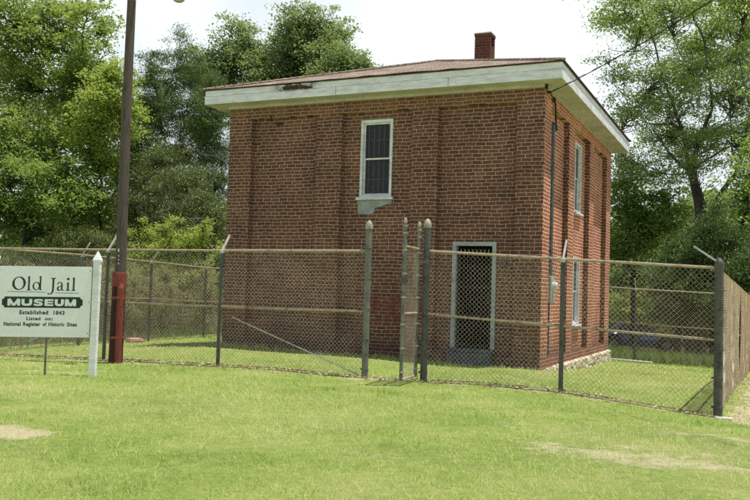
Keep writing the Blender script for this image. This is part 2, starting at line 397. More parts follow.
def np_mesh(name, V, F, mat, parent=None, attrs=None, smooth=False):
    """V (n,3), F (m,k) arrays -> object; attrs: point float attributes"""
    off = world_loc(parent) if parent is not None else np.zeros(3)
    me = bpy.data.meshes.new(name); n, m, k = len(V), len(F), F.shape[1]
    me.vertices.add(n); me.vertices.foreach_set('co', np.ascontiguousarray(V-off, dtype=np.float32).ravel())
    me.loops.add(m*k); me.loops.foreach_set('vertex_index', np.ascontiguousarray(F, dtype=np.int32).ravel())
    me.polygons.add(m); me.polygons.foreach_set('loop_start', np.arange(0, m*k, k, dtype=np.int32))
    me.polygons.foreach_set('loop_total', np.full(m, k, dtype=np.int32))
    for an, av in (attrs or {}).items():
        a = me.attributes.new(an, 'FLOAT', 'POINT'); a.data.foreach_set('value', np.ascontiguousarray(av, dtype=np.float32))
    me.update(calc_edges=True); me.validate()
    return link(me, name, mat, parent, smooth)

# ------------------------------------------------------------------ ground and grass
def worn(x, y):
    """0..1, where the lawn is thin"""
    x = np.asarray(x, float); y = np.asarray(y, float)
    def blob(cx, cy, rx, ry, p=1.0): return np.clip(1.25-np.hypot((x-cx)/rx, (y-cy)/ry), 0, 1)*p
    w = np.zeros(np.broadcast(x, y).shape)
    fr = np.exp(-((y+3.80)/.27)**2)*(x > -11)*(x < 3.5)
    w = np.maximum(w, fr*.95)
    ri = np.exp(-((x-3.72-.012*(y+3.7))/.33)**2)*(y > -4.3)*(y < 9)
    w = np.maximum(w, ri*.9)
    w = np.maximum(w, blob(-2.35,-10.6,.95,.42,1.0))
    w = np.maximum(w, blob(3.0,-8.4,1.9,1.15,.66)); w = np.maximum(w, blob(2.0,-7.2,1.3,.6,.6)); w = np.maximum(w, blob(3.4,-6.3,.9,.6,.6))
    w = np.maximum(w, blob(-6.0,-6.25,1.1,.3,.75)); w = np.maximum(w, blob(-5.3,-6.5,.5,.22,.5)); w = np.maximum(w, blob(-1.9,-3.9,.5,.3,.8))
    w = np.maximum(w, blob(-.6,-9.2,1.0,.6,.5)); w = np.maximum(w, blob(1.2,-9.8,.9,.5,.5))
    n = vnoise(x,y,.34,71)*.5+vnoise(x,y,.13,72)*.32+vnoise(x,y,.05,73)*.18
    return np.clip(w*(.35+1.3*n) - .25*(1-n)*(w < .9), 0, 1)
def litter(x, y):
    x = np.asarray(x, float); y = np.asarray(y, float)
    a = np.clip((y-9.4-.6*(vnoise(x,y,2.5,8)-.5))/1.5, 0, 1)
    b = np.clip((-11.0-x)/1.2, 0, 1)*(y > -6)
    c = np.clip((x-4.4)/1.0, 0, 1)*np.clip((y-6)/3.0, 0, 1)
    return np.maximum(np.maximum(a, b), c)

def build_ground():
    def axis(lo, hi, f0, f1, fine, grow):
        a = list(np.arange(f0, f1, fine)); s = fine
        while a[-1] < hi: s *= grow; a.append(a[-1]+s)
        s = fine
        while a[0] > lo: s *= grow; a.insert(0, a[0]-s)
        return np.array(a)
    xs = axis(-400, 400, -13, 7, .11, 1.22); ys = axis(-120, 500, -14, 11, .11, 1.22)
    X, Y = np.meshgrid(xs, ys); Z = gz(X.ravel(), Y.ravel())
    V = np.stack([X.ravel(), Y.ravel(), Z], 1); nx, ny = len(xs), len(ys)
    i = np.arange(nx*ny).reshape(ny, nx)
    F = np.stack([i[:-1,:-1], i[:-1,1:], i[1:,1:], i[1:,:-1]], -1).reshape(-1, 4)
    o = np_mesh('ground', V, F, M['ground'], None, {'worn': worn(V[:,0], V[:,1]), 'litter': litter(V[:,0], V[:,1])}, True)
    tag(o, 'grassy ground sloping gently away behind the brick building', None, kind='structure')
build_ground()

def wedge_points(r0, r1, dens, half=40):
    a0, a1 = YAW-math.radians(half), YAW+math.radians(half)
    n = int(dens*.5*(a1-a0)*(r1*r1-r0*r0))
    r = np.sqrt(rng.uniform(r0*r0, r1*r1, n)); a = rng.uniform(a0, a1, n)
    return CAM[0]+r*np.sin(a), CAM[1]+r*np.cos(a)
def build_grass():
    XS, YS, WD, HT = [], [], [], []
    for r0, r1, dens, wd, ht in ((3.2,7,3300,.004,.047),(7,10,2100,.0052,.047),(10,14,1200,.0075,.048),(14,20,480,.012,.05),(20,27,260,.016,.05)):
        x, y = wedge_points(r0, r1, dens)
        XS.append(x); YS.append(y); WD.append(np.full(len(x), wd)); HT.append(np.full(len(x), ht))
    x = np.concatenate(XS); y = np.concatenate(YS); wd = np.concatenate(WD); ht = np.concatenate(HT)
    inside = (x > -7.4) & (x < .12) & (y > -.03) & (y < 8.1)
    keep = ~inside & (rng.random(len(x)) > np.clip(worn(x, y)*.8,0,.85)) & (litter(x, y) < rng.random(len(x))*.7) & (rng.random(len(x)) < .15+.95*vnoise(x,y,.22,21)*vnoise(x,y,1.1,22)**.4)
    x, y, wd, ht = x[keep], y[keep], wd[keep], ht[keep]; n = len(x)
    z = gz(x, y)
    p1 = vnoise(x,y,1.4,31); p2 = vnoise(x,y,.32,32); p3 = vnoise(x,y,4.5,33)
    p4 = vnoise(x,y,.13,34); tint = np.clip(-.34+.50*p1+.52*p2+.46*p3+.3*(p4-.5) + rng.normal(0,.2,n) - .45*worn(x,y), 0, 1)
    tint = np.where(rng.random(n) < .06, rng.uniform(0,.2,n), tint)
    # longer uncut tufts along the fences and the walls
    edge = np.exp(-((y+3.7)/.14)**2)*(x<3.4) + np.exp(-((y+.12)/.16)**2)*(x>-7.4)*(x<.1) + np.exp(-((x-3.35)/.12)**2)*(y>-3.8)
    ht = ht*(.5+.75*rng.random(n))*(.6+.8*p2)*(1+1.2*np.clip(edge,0,1)*rng.random(n))
    a = rng.uniform(0, 2*math.pi, n); lean = rng.normal(0, .95, n)*ht; b = rng.uniform(0, 2*math.pi, n)
    V = np.empty((n,3,3))
    V[:,0] = np.stack([x-np.cos(a)*wd/2, y-np.sin(a)*wd/2, z-.008], 1)
    V[:,1] = np.stack([x+np.cos(a)*wd/2, y+np.sin(a)*wd/2, z-.008], 1)
    V[:,2] = np.stack([x+np.cos(b)*lean, y+np.sin(b)*lean, z+ht], 1)
    o = np_mesh('grass', V.reshape(-1,3), np.arange(3*n).reshape(n,3), M['grass'], None, {'tint': np.repeat(tint,3)})
    tag(o, 'patchy sunlit mown lawn in front of and inside the fence', 'grass', kind='stuff')
build_grass()

def leaf_arrays(C, S, T, up=.5, aspect=.55, drop=.0, axis=None, axw=0.0):
    n = len(C)
    nm = rng.normal(0,1,(n,3)); nm[:,2] = np.abs(nm[:,2])+up*1.5; nm /= np.linalg.norm(nm,axis=1)[:,None]
    t = rng.normal(0,1,(n,3))
    if axis is not None: t = t*(1-axw)+axis*axw*1.6
    a = t-nm*np.sum(t*nm,1)[:,None]; a /= np.linalg.norm(a,axis=1)[:,None]+1e-9
    b = np.cross(nm, a); S = np.asarray(S)[:,None]
    V = np.empty((n,4,3))
    V[:,0] = C-a*S*.5; V[:,1] = C+b*S*aspect*.5+nm*S*.08; V[:,2] = C+a*S*.5-np.array([0,0,1])*S*drop; V[:,3] = C-b*S*aspect*.5+nm*S*.08
    return V.reshape(-1,3), np.arange(4*n).reshape(n,4), np.repeat(T,4)

def build_fallen():
    n = 3000
    k = rng.random(n)
    x = np.where(k < .8, rng.uniform(-10.5,3.4,n), rng.normal(3.6,.22,n))
    y = np.where(k < .8, rng.normal(-3.78,.16,n), rng.uniform(-4,6,n))
    V, F, T = leaf_arrays(np.stack([x,y,gz(x,y)+.022+rng.random(n)*.012],1), rng.uniform(.03,.075,n), rng.random(n), up=2.5, aspect=.6)
    tag(np_mesh('fallen_leaves', V, F, M_L('litter'), None, {'tint':T}), 'dry brown leaves and clippings lying along the foot of the fence', 'leaf litter', kind='stuff')
def M_L(k): return LEAF[k]
build_fallen()

# ------------------------------------------------------------------ the jail building
W, D, H, OV, RC = 7.255, 7.895, 5.5, .42, .12
jail = thing('jail_building', (-W/2, D/2, 0), 'two storey red brick old jail with hipped shingle roof and white eaves', 'building')

def wall_sheet(mb, us, vs, depth, put, inv):
    """relief wall: depth[i][j] per cell (None = opening); put(u, v, d) -> point"""
    nu, nv = len(us)-1, len(vs)-1
    def quad(a, b, c, d):
        q = [put(*a), put(*b), put(*c), put(*d)]
        mb.add(q if not inv else q[::-1], [(0,1,2,3)])
    DEEP = .34
    dv = lambda i, j: DEEP if depth[i][j] is None else depth[i][j]
    for i in range(nu):
        for j in range(nv):
            d = dv(i,j); u0,u1,v0,v1 = us[i],us[i+1],vs[j],vs[j+1]
            if depth[i][j] is not None: quad((u0,v0,d),(u1,v0,d),(u1,v1,d),(u0,v1,d))
            if i+1 < nu and dv(i+1,j) != d:
                e = dv(i+1,j); quad((u1,v0,d),(u1,v0,e),(u1,v1,e),(u1,v1,d))
            if j+1 < nv and dv(i,j+1) != d:
                e = dv(i,j+1); quad((u0,v1,d),(u1,v1,d),(u1,v1,e),(u0,v1,e))
def relief(cuts_u, cuts_v, bays, z0, z1, holes):
    us = sorted(set(cuts_u + [x for b in bays for x in b] + [x for h in holes for x in h[:2]]))
    vs = sorted(set(cuts_v + [z0, z1] + [z for h in holes for z in h[2:]]))
    dep = []
    for i in range(len(us)-1):
        um = (us[i]+us[i+1])/2; col = []
        for j in range(len(vs)-1):
            vm = (vs[j]+vs[j+1])/2; d = 0.0
            if any(b[0] < um < b[1] for b in bays) and z0 < vm < z1: d = RC
            if any(h[0] < um < h[1] and h[2] < vm < h[3] for h in holes): d = None
            col.append(d)
        dep.append(col)
    return us, vs, dep
WIN_F = (-3.975,-3.235,3.37,5.03); DOOR = (-1.85,-.93,.31,2.44)
WIN_U = (3.47,4.21,3.37,5.0); WIN_L = (3.47,4.21,.76,2.32)
mb = MB()
us, vs, dep = relief([-W,0.0],[-.7,H],[(-6.665,-5.0),(-4.39,-2.76),(-2.19,-.55)],.2,5.2,[WIN_F,DOOR])
wall_sheet(mb, us, vs, dep, lambda u,v,d: (u,d,v), False)
us, vs, dep = relief([0.0,D],[-.7,H],[(.6,2.324),(2.93,4.757),(5.36,7.2)],.2,5.2,[WIN_U,WIN_L])
wall_sheet(mb, us, vs, dep, lambda u,v,d: (-d,u,v), False)
us, vs, dep = relief([-W,0.0],[-.7,H],[(-6.665,-5.0),(-4.39,-2.76),(-2.19,-.55)],.2,5.2,[])
wall_sheet(mb, us, vs, dep, lambda u,v,d: (u,D-d,v), True)
us, vs, dep = relief([0.0,D],[-.7,H],[(.6,2.324),(2.93,4.757),(5.36,7.2)],.2,5.2,[])
wall_sheet(mb, us, vs, dep, lambda u,v,d: (-W+d,u,v), True)
# upper floor and ceiling inside keep the rooms dark
mb.add([(-W+.4,.4,2.9),(-.4,.4,2.9),(-.4,D-.4,2.9),(-W+.4,D-.4,2.9)], [(0,1,2,3)])
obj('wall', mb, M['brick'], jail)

# rubble foundation showing along the side where the ground falls
def foundation():
    nu, nv = 260, 30
    seeds = np.stack([rng.uniform(-.1, D+.1, 190), rng.uniform(-.75, .08, 190)], 1)
    tn = rng.uniform(.35, 1, 190)
    u = np.linspace(.0, D+.02, nu); 
    U, T = np.meshgrid(u, np.linspace(0,1,nv))
    topz = np.interp(U, [0,1.2,4,D], [-.03,-.005,.0,.0]) + .018*(vnoise(U,U*0,.35,3)-.5)
    Z = -.7 + T*(topz+.7)
    P = np.stack([U.ravel(), Z.ravel()*1.5], 1); sd = seeds*np.array([1,1.5])
    d = np.sqrt(((P[:,None,:]-sd[None])**2).sum(-1)); k = np.argsort(d,1)[:,:2]
    d1 = np.take_along_axis(d,k[:,:1],1)[:,0]; d2 = np.take_along_axis(d,k[:,1:2],1)[:,0]
    e = np.clip((d2-d1)/.05, 0, 1); tint = np.where(e < .35, .02, tn[k[:,0]])*(.3+.7*e)
    X = .012 + .06*np.sqrt(e) + .02*tn[k[:,0]]; X = np.where(T.ravel() > .985, -.005, X)
    V = np.stack([X, U.ravel(), Z.ravel()],1); i = np.arange(nu*nv).reshape(nv,nu)
    F = np.stack([i[:-1,:-1],i[:-1,1:],i[1:,1:],i[1:,:-1]],-1).reshape(-1,4)
    np_mesh('foundation', V, F, M['stone'], jail, {'tint':tint})['label'] = 'whitewashed rubble stone footing'
foundation()

# eaves
def ring(mb, o0, o1, z0, z1):
    """hollow rectangular ring around the walls between offsets o0 < o1"""
    def rect(o, z): return [(-W-o,-o,z),(o,-o,z),(o,D+o,z),(-W-o,D+o,z)]
    v = rect(o0,z0)+rect(o1,z0)+rect(o1,z1)+rect(o0,z1); f = []
    for k in range(4):
        n = (k+1) % 4
        for a, b in ((0,4),(4,8),(8,12),(12,0)): f.append((a+k,b+k,b+n,a+n))
    mb.add(v, f)
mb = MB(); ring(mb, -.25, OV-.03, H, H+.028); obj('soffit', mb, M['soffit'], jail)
mb = MB(); ring(mb, OV-.028, OV, H-.012, H+.165); ring(mb, OV-.028, OV-.008, H+.171, H+.30)
fas = obj('fascia', mb, M['fascia'], jail, bevel=.004); fas['label'] = 'peeling white fascia boards under the roof edge'
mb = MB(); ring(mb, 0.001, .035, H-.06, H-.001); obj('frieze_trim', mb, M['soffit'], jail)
for jx in (-4.35,-1.85):
    mb = MB(); mb.box((jx,-OV-.0025,H-.01),(jx+.007,-OV-.0002,H+.162)); obj('board_joint', mb, M['drip'], fas)
# splintered boards on the front fascia
mb = MB()
for k in range(7):
    x = -5.55+random.random()*.5; z = H+.19+random.random()*.09; L = .12+random.random()*.2
    mb.obox((x,-OV-.008,z), (L/2,0,random.uniform(-.008,.008)), (0,.006+.002*k,0), (0,0,.012+.012*random.random()))
obj('broken_board', mb, M['drip'], fas)

def roof():
    zr, oe = 7.2, OV+.035; ze = H+.315
    xl, xr, y0, y1 = -W-oe, oe, -oe, D+oe; cx, ya, yb = -W/2, 3.63, 4.27
    n, m = 90, 26; VV, FF = [], []; base = 0
    def slope(e0, e1, r0, r1):
        nonlocal base
        e0,e1,r0,r1 = map(np.array,(e0,e1,r0,r1)); s = np.linspace(0,1,n)[None,:,None]; t = np.linspace(0,1,m)[:,None,None]
        P = (e0*(1-s)+e1*s)*(1-t)+(r0*(1-s)+r1*s)*t
        P = P.reshape(-1,3); w = (1-np.abs(2*np.tile(np.linspace(0,1,n),m)-1)**8)
        P[:,2] += (.05*(vnoise(P[:,0],P[:,1],1.6,41)-.5)+.028*(vnoise(P[:,0],P[:,1],.3,42)-.5))*np.clip(w,0,1)
        i = np.arange(n*m).reshape(m,n)+base
        FF.append(np.stack([i[:-1,:-1],i[:-1,1:],i[1:,1:],i[1:,:-1]],-1).reshape(-1,4)); VV.append(P); base += n*m
    A=(xl,y0,ze); B=(xr,y0,ze); C_=(xr,y1,ze); E_=(xl,y1,ze); R0=(cx,ya,zr); R1=(cx,yb,zr)
    slope(A,B,R0,R0); slope(B,C_,R0,R1); slope(C_,E_,R1,R1); slope(E_,A,R1,R0)
    r = np_mesh('roof', np.concatenate(VV), np.concatenate(FF), M['roof'], jail); r['label'] = 'low hipped roof of worn reddish brown shingles'
    mb = MB(); ring(mb, OV-.05, oe+.004, H+.303, H+.322); obj('roof_edge', mb, M['drip'], r)
    # ridge caps along the hips
    for q in (A,B,C_,E_):
        mb = MB(); q = np.array(q); a = np.array(R0 if q[1] < 1 else R1)
        for k in range(34):
            p0 = q+(a-q)*k/34+np.array([0,0,.012]); p1 = q+(a-q)*(k+1.15)/34+np.array([0,0,.024]); mb.tube([p0,p1],[.035,.03],6)
        obj('hip_cap', mb, M['roof'], r)
    # chimney
    x0, x1, c0, c1 = -3.05, -2.62, 4.85, 5.26
    mb = MB(); mb.box((x0,c0,6.3),(x1,c1,7.88))
    mb.box((x0,c0,7.882),(x1-.17,c1,8.13)); mb.box((x1-.168,c0,7.882),(x1,c0+.1,8.13)); mb.box((x1-.168,c1-.1,7.882),(x1,c1,8.13))
    mb.box((x0-.012,c0-.012,8.132),(x1+.012,c1+.012,8.19))
    ch = obj('chimney', mb, M['brick_chimney'], r, bevel=.01); ch['label'] = 'square dark red brick chimney with a side flue opening'
    mb = MB(); mb.box((x0-.02,c0-.02,8.191),(x1+.02,c1+.02,8.225)); obj('chimney_cap', mb, M['concrete'], ch, bevel=.008)
    mb = MB(); mb.box((x1-.166,c0+.102,7.884),(x1-.09,c1-.102,8.128)); obj('flue_opening', mb, M['iron'], ch)
roof()

# windows (built in u, v, depth then placed)
def window(rect, put, n, label, cracked=False):
    u0,u1,z0,z1 = rect; fw = .055
    def B(mb, a0,a1,b0,b1,d0,d1):
        p = [put(a,b,d) for d in (d0,d1) for b in (b0,b1) for a in (a0,a1)]
        lo = np.min(p,0); hi = np.max(p,0); mb.box(lo, hi)
    fr = MB()
    B(fr,u0+.002,u0+fw,z0+.002,z1-.002,RC-.025,RC+.10); B(fr,u1-fw,u1-.002,z0+.002,z1-.002,RC-.025,RC+.10)
    B(fr,u0+fw+.001,u1-fw-.001,z1-fw-.01,z1-.002,RC-.02,RC+.10); B(fr,u0+fw+.001,u1-fw-.001,z0+.002,z0+fw,RC-.02,RC+.10)
    w = obj('window', fr, M['frame'], jail, bevel=.004); w['label'] = label
    zm = (z0+z1)/2
    for k, (b0,b1,dd) in enumerate(((zm-.02,z1-fw-.012,.03),(z0+fw+.002,zm+.02,.055))):
        s = MB(); a0, a1 = u0+fw+.003, u1-fw-.003; t = .032
        B(s,a0,a0+t,b0,b1,RC+dd,RC+dd+.022); B(s,a1-t,a1,b0,b1,RC+dd,RC+dd+.022)
        B(s,a0+t+.001,a1-t-.001,b1-t,b1,RC+dd,RC+dd+.022); B(s,a0+t+.001,a1-t-.001,b0,b0+t,RC+dd,RC+dd+.022)
        so = obj('sash', s, M['frame'], w)
        g = MB(); B(g,a0+t,a1-t,b0+t,b1-t,RC+dd+.009,RC+dd+.012); obj('pane', g, M['glass_clear'], w)
    s = MB(); B(s,u0-.05,u1+.05,z0-.055,z0-.001,RC-.085,RC+.11); obj('sill', s, M['frame'], w, bevel=.005)
    bars = MB()
    for k in range(5):
        u = u0+.13+(u1-u0-.26)*k/4; p = np.array(put(u,z0,RC+.13)); q = np.array(put(u,z1,RC+.13)); bars.tube([p,q],.012,6)
    for zz in (z0+.4,z0+.85,z0+1.25):
        if zz < z1: bars.tube([put(u0,zz,RC+.15),put(u1,zz,RC+.15)],.012,6)
    obj('window_bars', bars, M['iron_grey'], w)
    bl = MB(); B(bl,u0+.002,u1-.002,z0+.002,z1-.002,RC+.205,RC+.21); obj('blind', bl, M['curtain'], w)
    return w
def mat_clear():
    m, nt, b, out = new_mat('window_pane_glass')
    b.inputs['Base Color'].default_value = (.02,.025,.03,1); b.inputs['Roughness'].default_value = .06; b.inputs['Specular IOR Level'].default_value = .5
    tr = N(nt,'ShaderNodeBsdfTransparent'); mx = N(nt,'ShaderNodeMixShader')
    mx.inputs[0].default_value = .3
    nt.links.new(tr.outputs[0], mx.inputs[1]); nt.links.new(b.outputs[0], mx.inputs[2]); nt.links.new(mx.outputs[0], out.inputs[0])
    return m
M['glass_clear'] = mat_clear()
M['iron_grey'] = mat_plain('dusty_bars', (.16,.16,.16), (.30,.29,.28), 9, .7, .1)
window(WIN_F, lambda u,z,d: (u,d,z), 0, 'tall two sash barred window upstairs on the shaded front wall')
window(WIN_U, lambda u,z,d: (-d,u,z), 1, 'upstairs two sash window on the side wall')
window(WIN_L, lambda u,z,d: (-d,u,z), 2, 'ground floor two sash window on the sunlit side wall')

# grey cement patch under the front window, ragged lower edge
def patch():
    mb = MB(); xs = np.linspace(-4.0,-3.22,26)
    low = 2.98+.05*vnoise(xs,xs*0,.2,51)+np.where(xs > -3.62, .10+.12*np.clip((xs+3.62)/.35,0,1), 0)+.02*rng.random(26)
    for i in range(25):
        a,b = xs[i],xs[i+1]; y = RC-.012
        mb.add([(a,y,low[i]),(b,y,low[i+1]),(b,y,3.313),(a,y,3.313),(a,RC+.01,low[i]),(b,RC+.01,low[i+1])],[(0,1,2,3),(0,4,5,1)])
    obj('cement_patch', mb, M['plaster'], jail)['label'] = 'pale grey cement patch with a ragged edge under the upper window'
patch()
# iron bracket under the eave and stub on the wall
mb = MB(); mb.tube([(-6.12,-.002,5.12),(-6.12,-.07,5.12),(-6.12,-.075,5.22)],.018,6); obj('iron_bracket', mb, M['iron'], jail)
mb = MB(); mb.obox((-6.02,.115,5.07),(.09,0,-.012),(0,.012,0),(.004,0,.03)); obj('iron_strap', mb, M['iron'], jail)

# barred door
def door():
    u0,u1,z0,z1 = DOOR; mb = MB(); f = .085
    mb.box((u0+.002,RC-.03,z0),(u0+f,RC+.14,z1-.002)); mb.box((u1-f,RC-.03,z0),(u1-.002,RC+.14,z1-.002)); mb.box((u0+f+.001,RC-.025,z1-f),(u1-f-.001,RC+.14,z1-.003))
    fr = obj('door_frame', mb, M['doorframe'], jail, bevel=.005)
    d = MB(); a0,a1 = u0+f+.01, u1-f-.01
    d.box((a0,RC+.06,z0+.03),(a0+.045,RC+.085,z1-f-.10)); d.box((a1-.045,RC+.06,z0+.03),(a1,RC+.085,z1-f-.10))
    for zz in (z0+.03,z0+.62,z0+1.2,z1-f-.16): d.box((a0+.046,RC+.062,zz),(a1-.046,RC+.083,zz+.05))
    dd = obj('door', d, M['iron'], jail); dd['label'] = 'open barred iron jail door with spiked top'
    b = MB()
    for k in range(9):
        x = a0+.06+(a1-a0-.12)*k/8
        b.tube([(x,RC+.045,z0+.05),(x,RC+.045,z1-f-.05),(x,RC+.045,z1-f-.015)],[.011,.011,.001],6)
    obj('door_bars', b, M['iron'], dd)
    for k in range(8):
        fr2 = MB(); x = a0+.08+(a1-a0-.16)*k/7; fr2.tube([(x,RC+.03,z1-f-.16),(x,RC+.03,z1-f-.07)],[.012,.009],6)
        obj('door_spike', fr2, M['rail'], dd)
    k = MB(); k.box((a1-.11,RC+.03,1.2),(a1-.02,RC+.058,1.42)); obj('lock_box', k, M['iron'], dd, bevel=.004)
    s = MB(); s.box((u0-.02,-.02,z0-.075),(u1+.02,RC+.2,z0-.002)); s.box((u0+.0,-.10,-.12),(u1-.0,RC+.18,z0-.078))
    obj('door_step', s, M['step'], jail, bevel=.012)
    # a dark passage behind the bars
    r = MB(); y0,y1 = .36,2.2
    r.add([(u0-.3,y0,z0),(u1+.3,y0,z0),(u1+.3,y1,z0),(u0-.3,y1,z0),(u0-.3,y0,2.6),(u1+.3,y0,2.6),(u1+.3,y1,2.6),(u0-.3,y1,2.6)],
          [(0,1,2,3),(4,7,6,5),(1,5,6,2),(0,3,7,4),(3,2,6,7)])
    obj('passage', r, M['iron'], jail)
door()

# small box by the door, electric service on the side
mb = MB(); mb.box((-.80,RC-.06,1.95),(-.72,RC,2.08)); obj('wall_box', mb, M['zinc'], jail, bevel=.006)
mb = MB(); y = .85; x = -RC+.075
arc = [(x,y,1.2)]+[(x,y,4.72)]+[(x+.02*k,y+.09*math.sin(k*.42)+.01*k,4.72+.10*(1-math.cos(k*.55))+.03*min(k,3)) for k in range(1,6)]
mb.tube([(x,y,-.2),(x,y,1.28)],.026,8); mb.tube([(x,y,1.78),(x,y,4.75),(x,y+.02,4.83),(x,y+.08,4.88),(x,y+.17,4.87),(x,y+.22,4.80)],[.058,.058,.06,.064,.07,.078],10)
cd = obj('service_conduit', mb, M['zinc'], jail, smooth=False)
for zz in (2.3,3.2,4.2):
    mb = MB(); mb.box((-RC-.002,y-.07,zz),(x+.045,y+.07,zz+.035)); obj('conduit_strap', mb, M['zinc'], cd)
mb = MB(); mb.box((-RC-.001,.72,1.27),(.03,1.02,1.80)); mbx = obj('meter_box', mb, M['meter'], jail, bevel=.012)
mb = MB(); mb.tube([(.032,.87,1.60),(.10,.87,1.60),(.13,.87,1.60)],[.088,.085,.06],14); obj('meter_glass', mb, M['meterglass'], mbx)
mb = MB(); mb.box((-RC,1.05,1.35),(-RC+.09,1.22,1.62)); obj('switch_box', mb, M['meter'], mbx, bevel=.008)
# drip loops at the weatherhead
mb = MB()
def sag(a, b, s, n=10): 
    a,b = np.array(a),np.array(b); return [a+(b-a)*t-np.array([0,0,s*4*t*(1-t)]) for t in np.linspace(0,1,n)]
ANC = np.array([.06,.16,5.37])
mb.tube(sag(ANC,(.05,.62,5.30),.03),.011,5); mb.tube(sag((.05,.62,5.30),(x+.03,y+.2,4.82),.02),.011,5); mb.tube(sag((.05,.72,5.28),(x+.05,y+.23,4.80),.16),.010,5)
mb.obox((.045,.62,5.31),(.02,0,0),(0,.05,0),(0,0,.05))
mb.tube([(.01,.13,5.37),(.075,.16,5.37)],.026,8)
mb.obox((.03,-.03,5.44),(.025,0,0),(0,.025,0),(0,0,.045))
obj('service_wires', mb, M['cable'], jail)

# overhead service line coming to the corner
def service_line():
    far = None
    d0 = at(712,0,-6)  # sight line through the top of the photograph
    dirv = (d0-CAM)/np.linalg.norm(d0-CAM)
    p = CAM+dirv*13.0
    end = ANC+(p+np.array([0,0,.33])-ANC)*2.6
    mb = MB(); pts = sag(ANC+np.array([.01,0,0]), end, .35, 40); mb.tube(pts,.008,6)
    pts2 = [q+np.array([.008*math.sin(i*1.1),.008*math.cos(i*1.1),.008*math.sin(i*.9)]) for i,q in enumerate(sag(ANC+np.array([.01,0,.01]), end, .35, 160))]
    mb.tube(pts2,.005,5)
    o = obj('power_line', mb, M['cable']); tag(o,'black overhead service wire running from the roof corner up to the right','power line')
service_line()

# ------------------------------------------------------------------ museum sign
SB = np.array([-5.03,-6.50,0.0])
RX = AX_R.copy(); RX[2] = 0; RX /= np.linalg.norm(RX); NY = np.array([-RX[1]*-1*-1, RX[0], 0]); NY = np.cross((0,0,1), RX)   # NY points away from the viewer
PXM = mpp(-6.5, 60)   # metres per photo pixel at the sign
sgz = g1(SB[0],SB[1])
sign = thing('museum_sign', (SB[0]-.65*RX[0], SB[1]-.65*RX[1], sgz), 'pale green Old Jail Museum sign board on white pointed posts', 'sign')
# sign plane: Z8 pixels (photo px * 7.895, origin photo (0,265)) -> world
_o = None
def spt(X, Y, off=0.0):
    """point on the sign face from reading-grid coordinates"""
    u = (X-760)/7.895*PXM; v = (571-Y+.0)/7.895*PXM
    return SB + RX*u - NY*(.030+off) + np.array([0,0,ZB+v+u*.02])
ZB = float((at(90,337.3,-6.5)-0)[2])
bx0, bx1, by0, by1 = 2, 723, 28, 571
def sbox(mb, X0,X1,Y0,Y1,o0,o1):
    mb.add([spt(X0,Y1,o0),spt(X1,Y1,o0),spt(X1,Y0,o0),spt(X0,Y0,o0),spt(X0,Y1,o1),spt(X1,Y1,o1),spt(X1,Y0,o1),spt(X0,Y0,o1)],
        [(0,3,2,1),(4,5,6,7),(0,1,5,4),(1,2,6,5),(2,3,7,6),(3,0,4,7)])
mb = MB(); sbox(mb,bx0,bx1,by0,by1,-.02,0.0)
board = obj('sign_board', mb, M['sign'], sign, bevel=.002)
for X in (14,712):
    for Y in (60,300,540):
        mb = MB(); mb.obox(spt(X,Y,.001),RX*.006,NY*.003,(0,0,.006)); obj('screw', mb, M['zinc'], board)
def sign_post(u, label=None):
    b = SB+RX*u; z = g1(b[0],b[1]); mb = MB(); h = .048
    top = float(at(96,262,-6.5)[2])
    ax, ay = RX*h, NY*h
    mb.obox((b[0],b[1],(z-.25+top)/2),ax,ay,(0,0,(top-z+.25)/2))
    c0 = np.array([b[0],b[1],top+.001]); ov = 1.22
    vs = [c0+s*ax*ov+t*ay*ov for s,t in ((-1,-1),(1,-1),(1,1),(-1,1))]; vt = [p+np.array([0,0,.03]) for p in vs]
    mb.add(vs+vt+[c0+np.array([0,0,.17])], [(3,2,1,0),(0,1,5,4),(1,2,6,5),(2,3,7,6),(3,0,4,7),(4,5,8),(5,6,8),(6,7,8),(7,4,8)])
    return obj('sign_post', mb, M['signpost'], sign, bevel=.004)
sign_post(.0); sign_post(-(760+34)/7.895*PXM)
mb = MB(); q = SB+RX*((49*7.895-760)/7.895*PXM)+NY*.03; mb.tube([(q[0],q[1],g1(q[0],q[1])-.3),(q[0],q[1],ZB+.45)],.016,7)
obj('support_stake', mb, M['galvlight'], sign)

def stroke(mb, pts, wid, off, closed=False, smooth=True):
    """variable width pen stroke on the sign face"""
    P = np.array(pts, float); n = len(P); Wd = np.array(wid if hasattr(wid,'__len__') else [wid]*n, float)
    if smooth and n > 2:
        t = np.arange(n+1 if closed else n); Q = np.vstack([P,P[:1]]) if closed else P; WQ = np.append(Wd,Wd[0]) if closed else Wd
        ts = np.linspace(0,t[-1],(len(t)-1)*6+1); out = []; wo = []
        for s in ts:
            i = min(int(s), len(Q)-2); f = s-i
            p0 = Q[i-1] if i > 0 else (Q[-2] if closed else Q[0]); p3 = Q[i+2] if i+2 < len(Q) else (Q[1] if closed else Q[-1])
            p1,p2 = Q[i],Q[i+1]
            out.append(.5*((2*p1)+(-p0+p2)*f+(2*p0-5*p1+4*p2-p3)*f*f+(-p0+3*p1-3*p2+p3)*f**3)); wo.append(WQ[i]*(1-f)+WQ[i+1]*f)
        P = np.array(out); Wd = np.array(wo); n = len(P)
    vs = []; 
    for i in range(n):
        a = P[i-1] if i > 0 else (P[-2] if closed else P[0]); b = P[i+1] if i+1 < n else (P[1] if closed else P[-1])
        t = (b-a)/(np.linalg.norm(b-a)+1e-9); nn = np.array([-t[1],t[0]])
        vs += [spt(*(P[i]+nn*Wd[i]/2),off), spt(*(P[i]-nn*Wd[i]/2),off)]
    mb.add(vs, [(2*i,2*i+1,2*i+3,2*i+2) for i in range(n-1)])
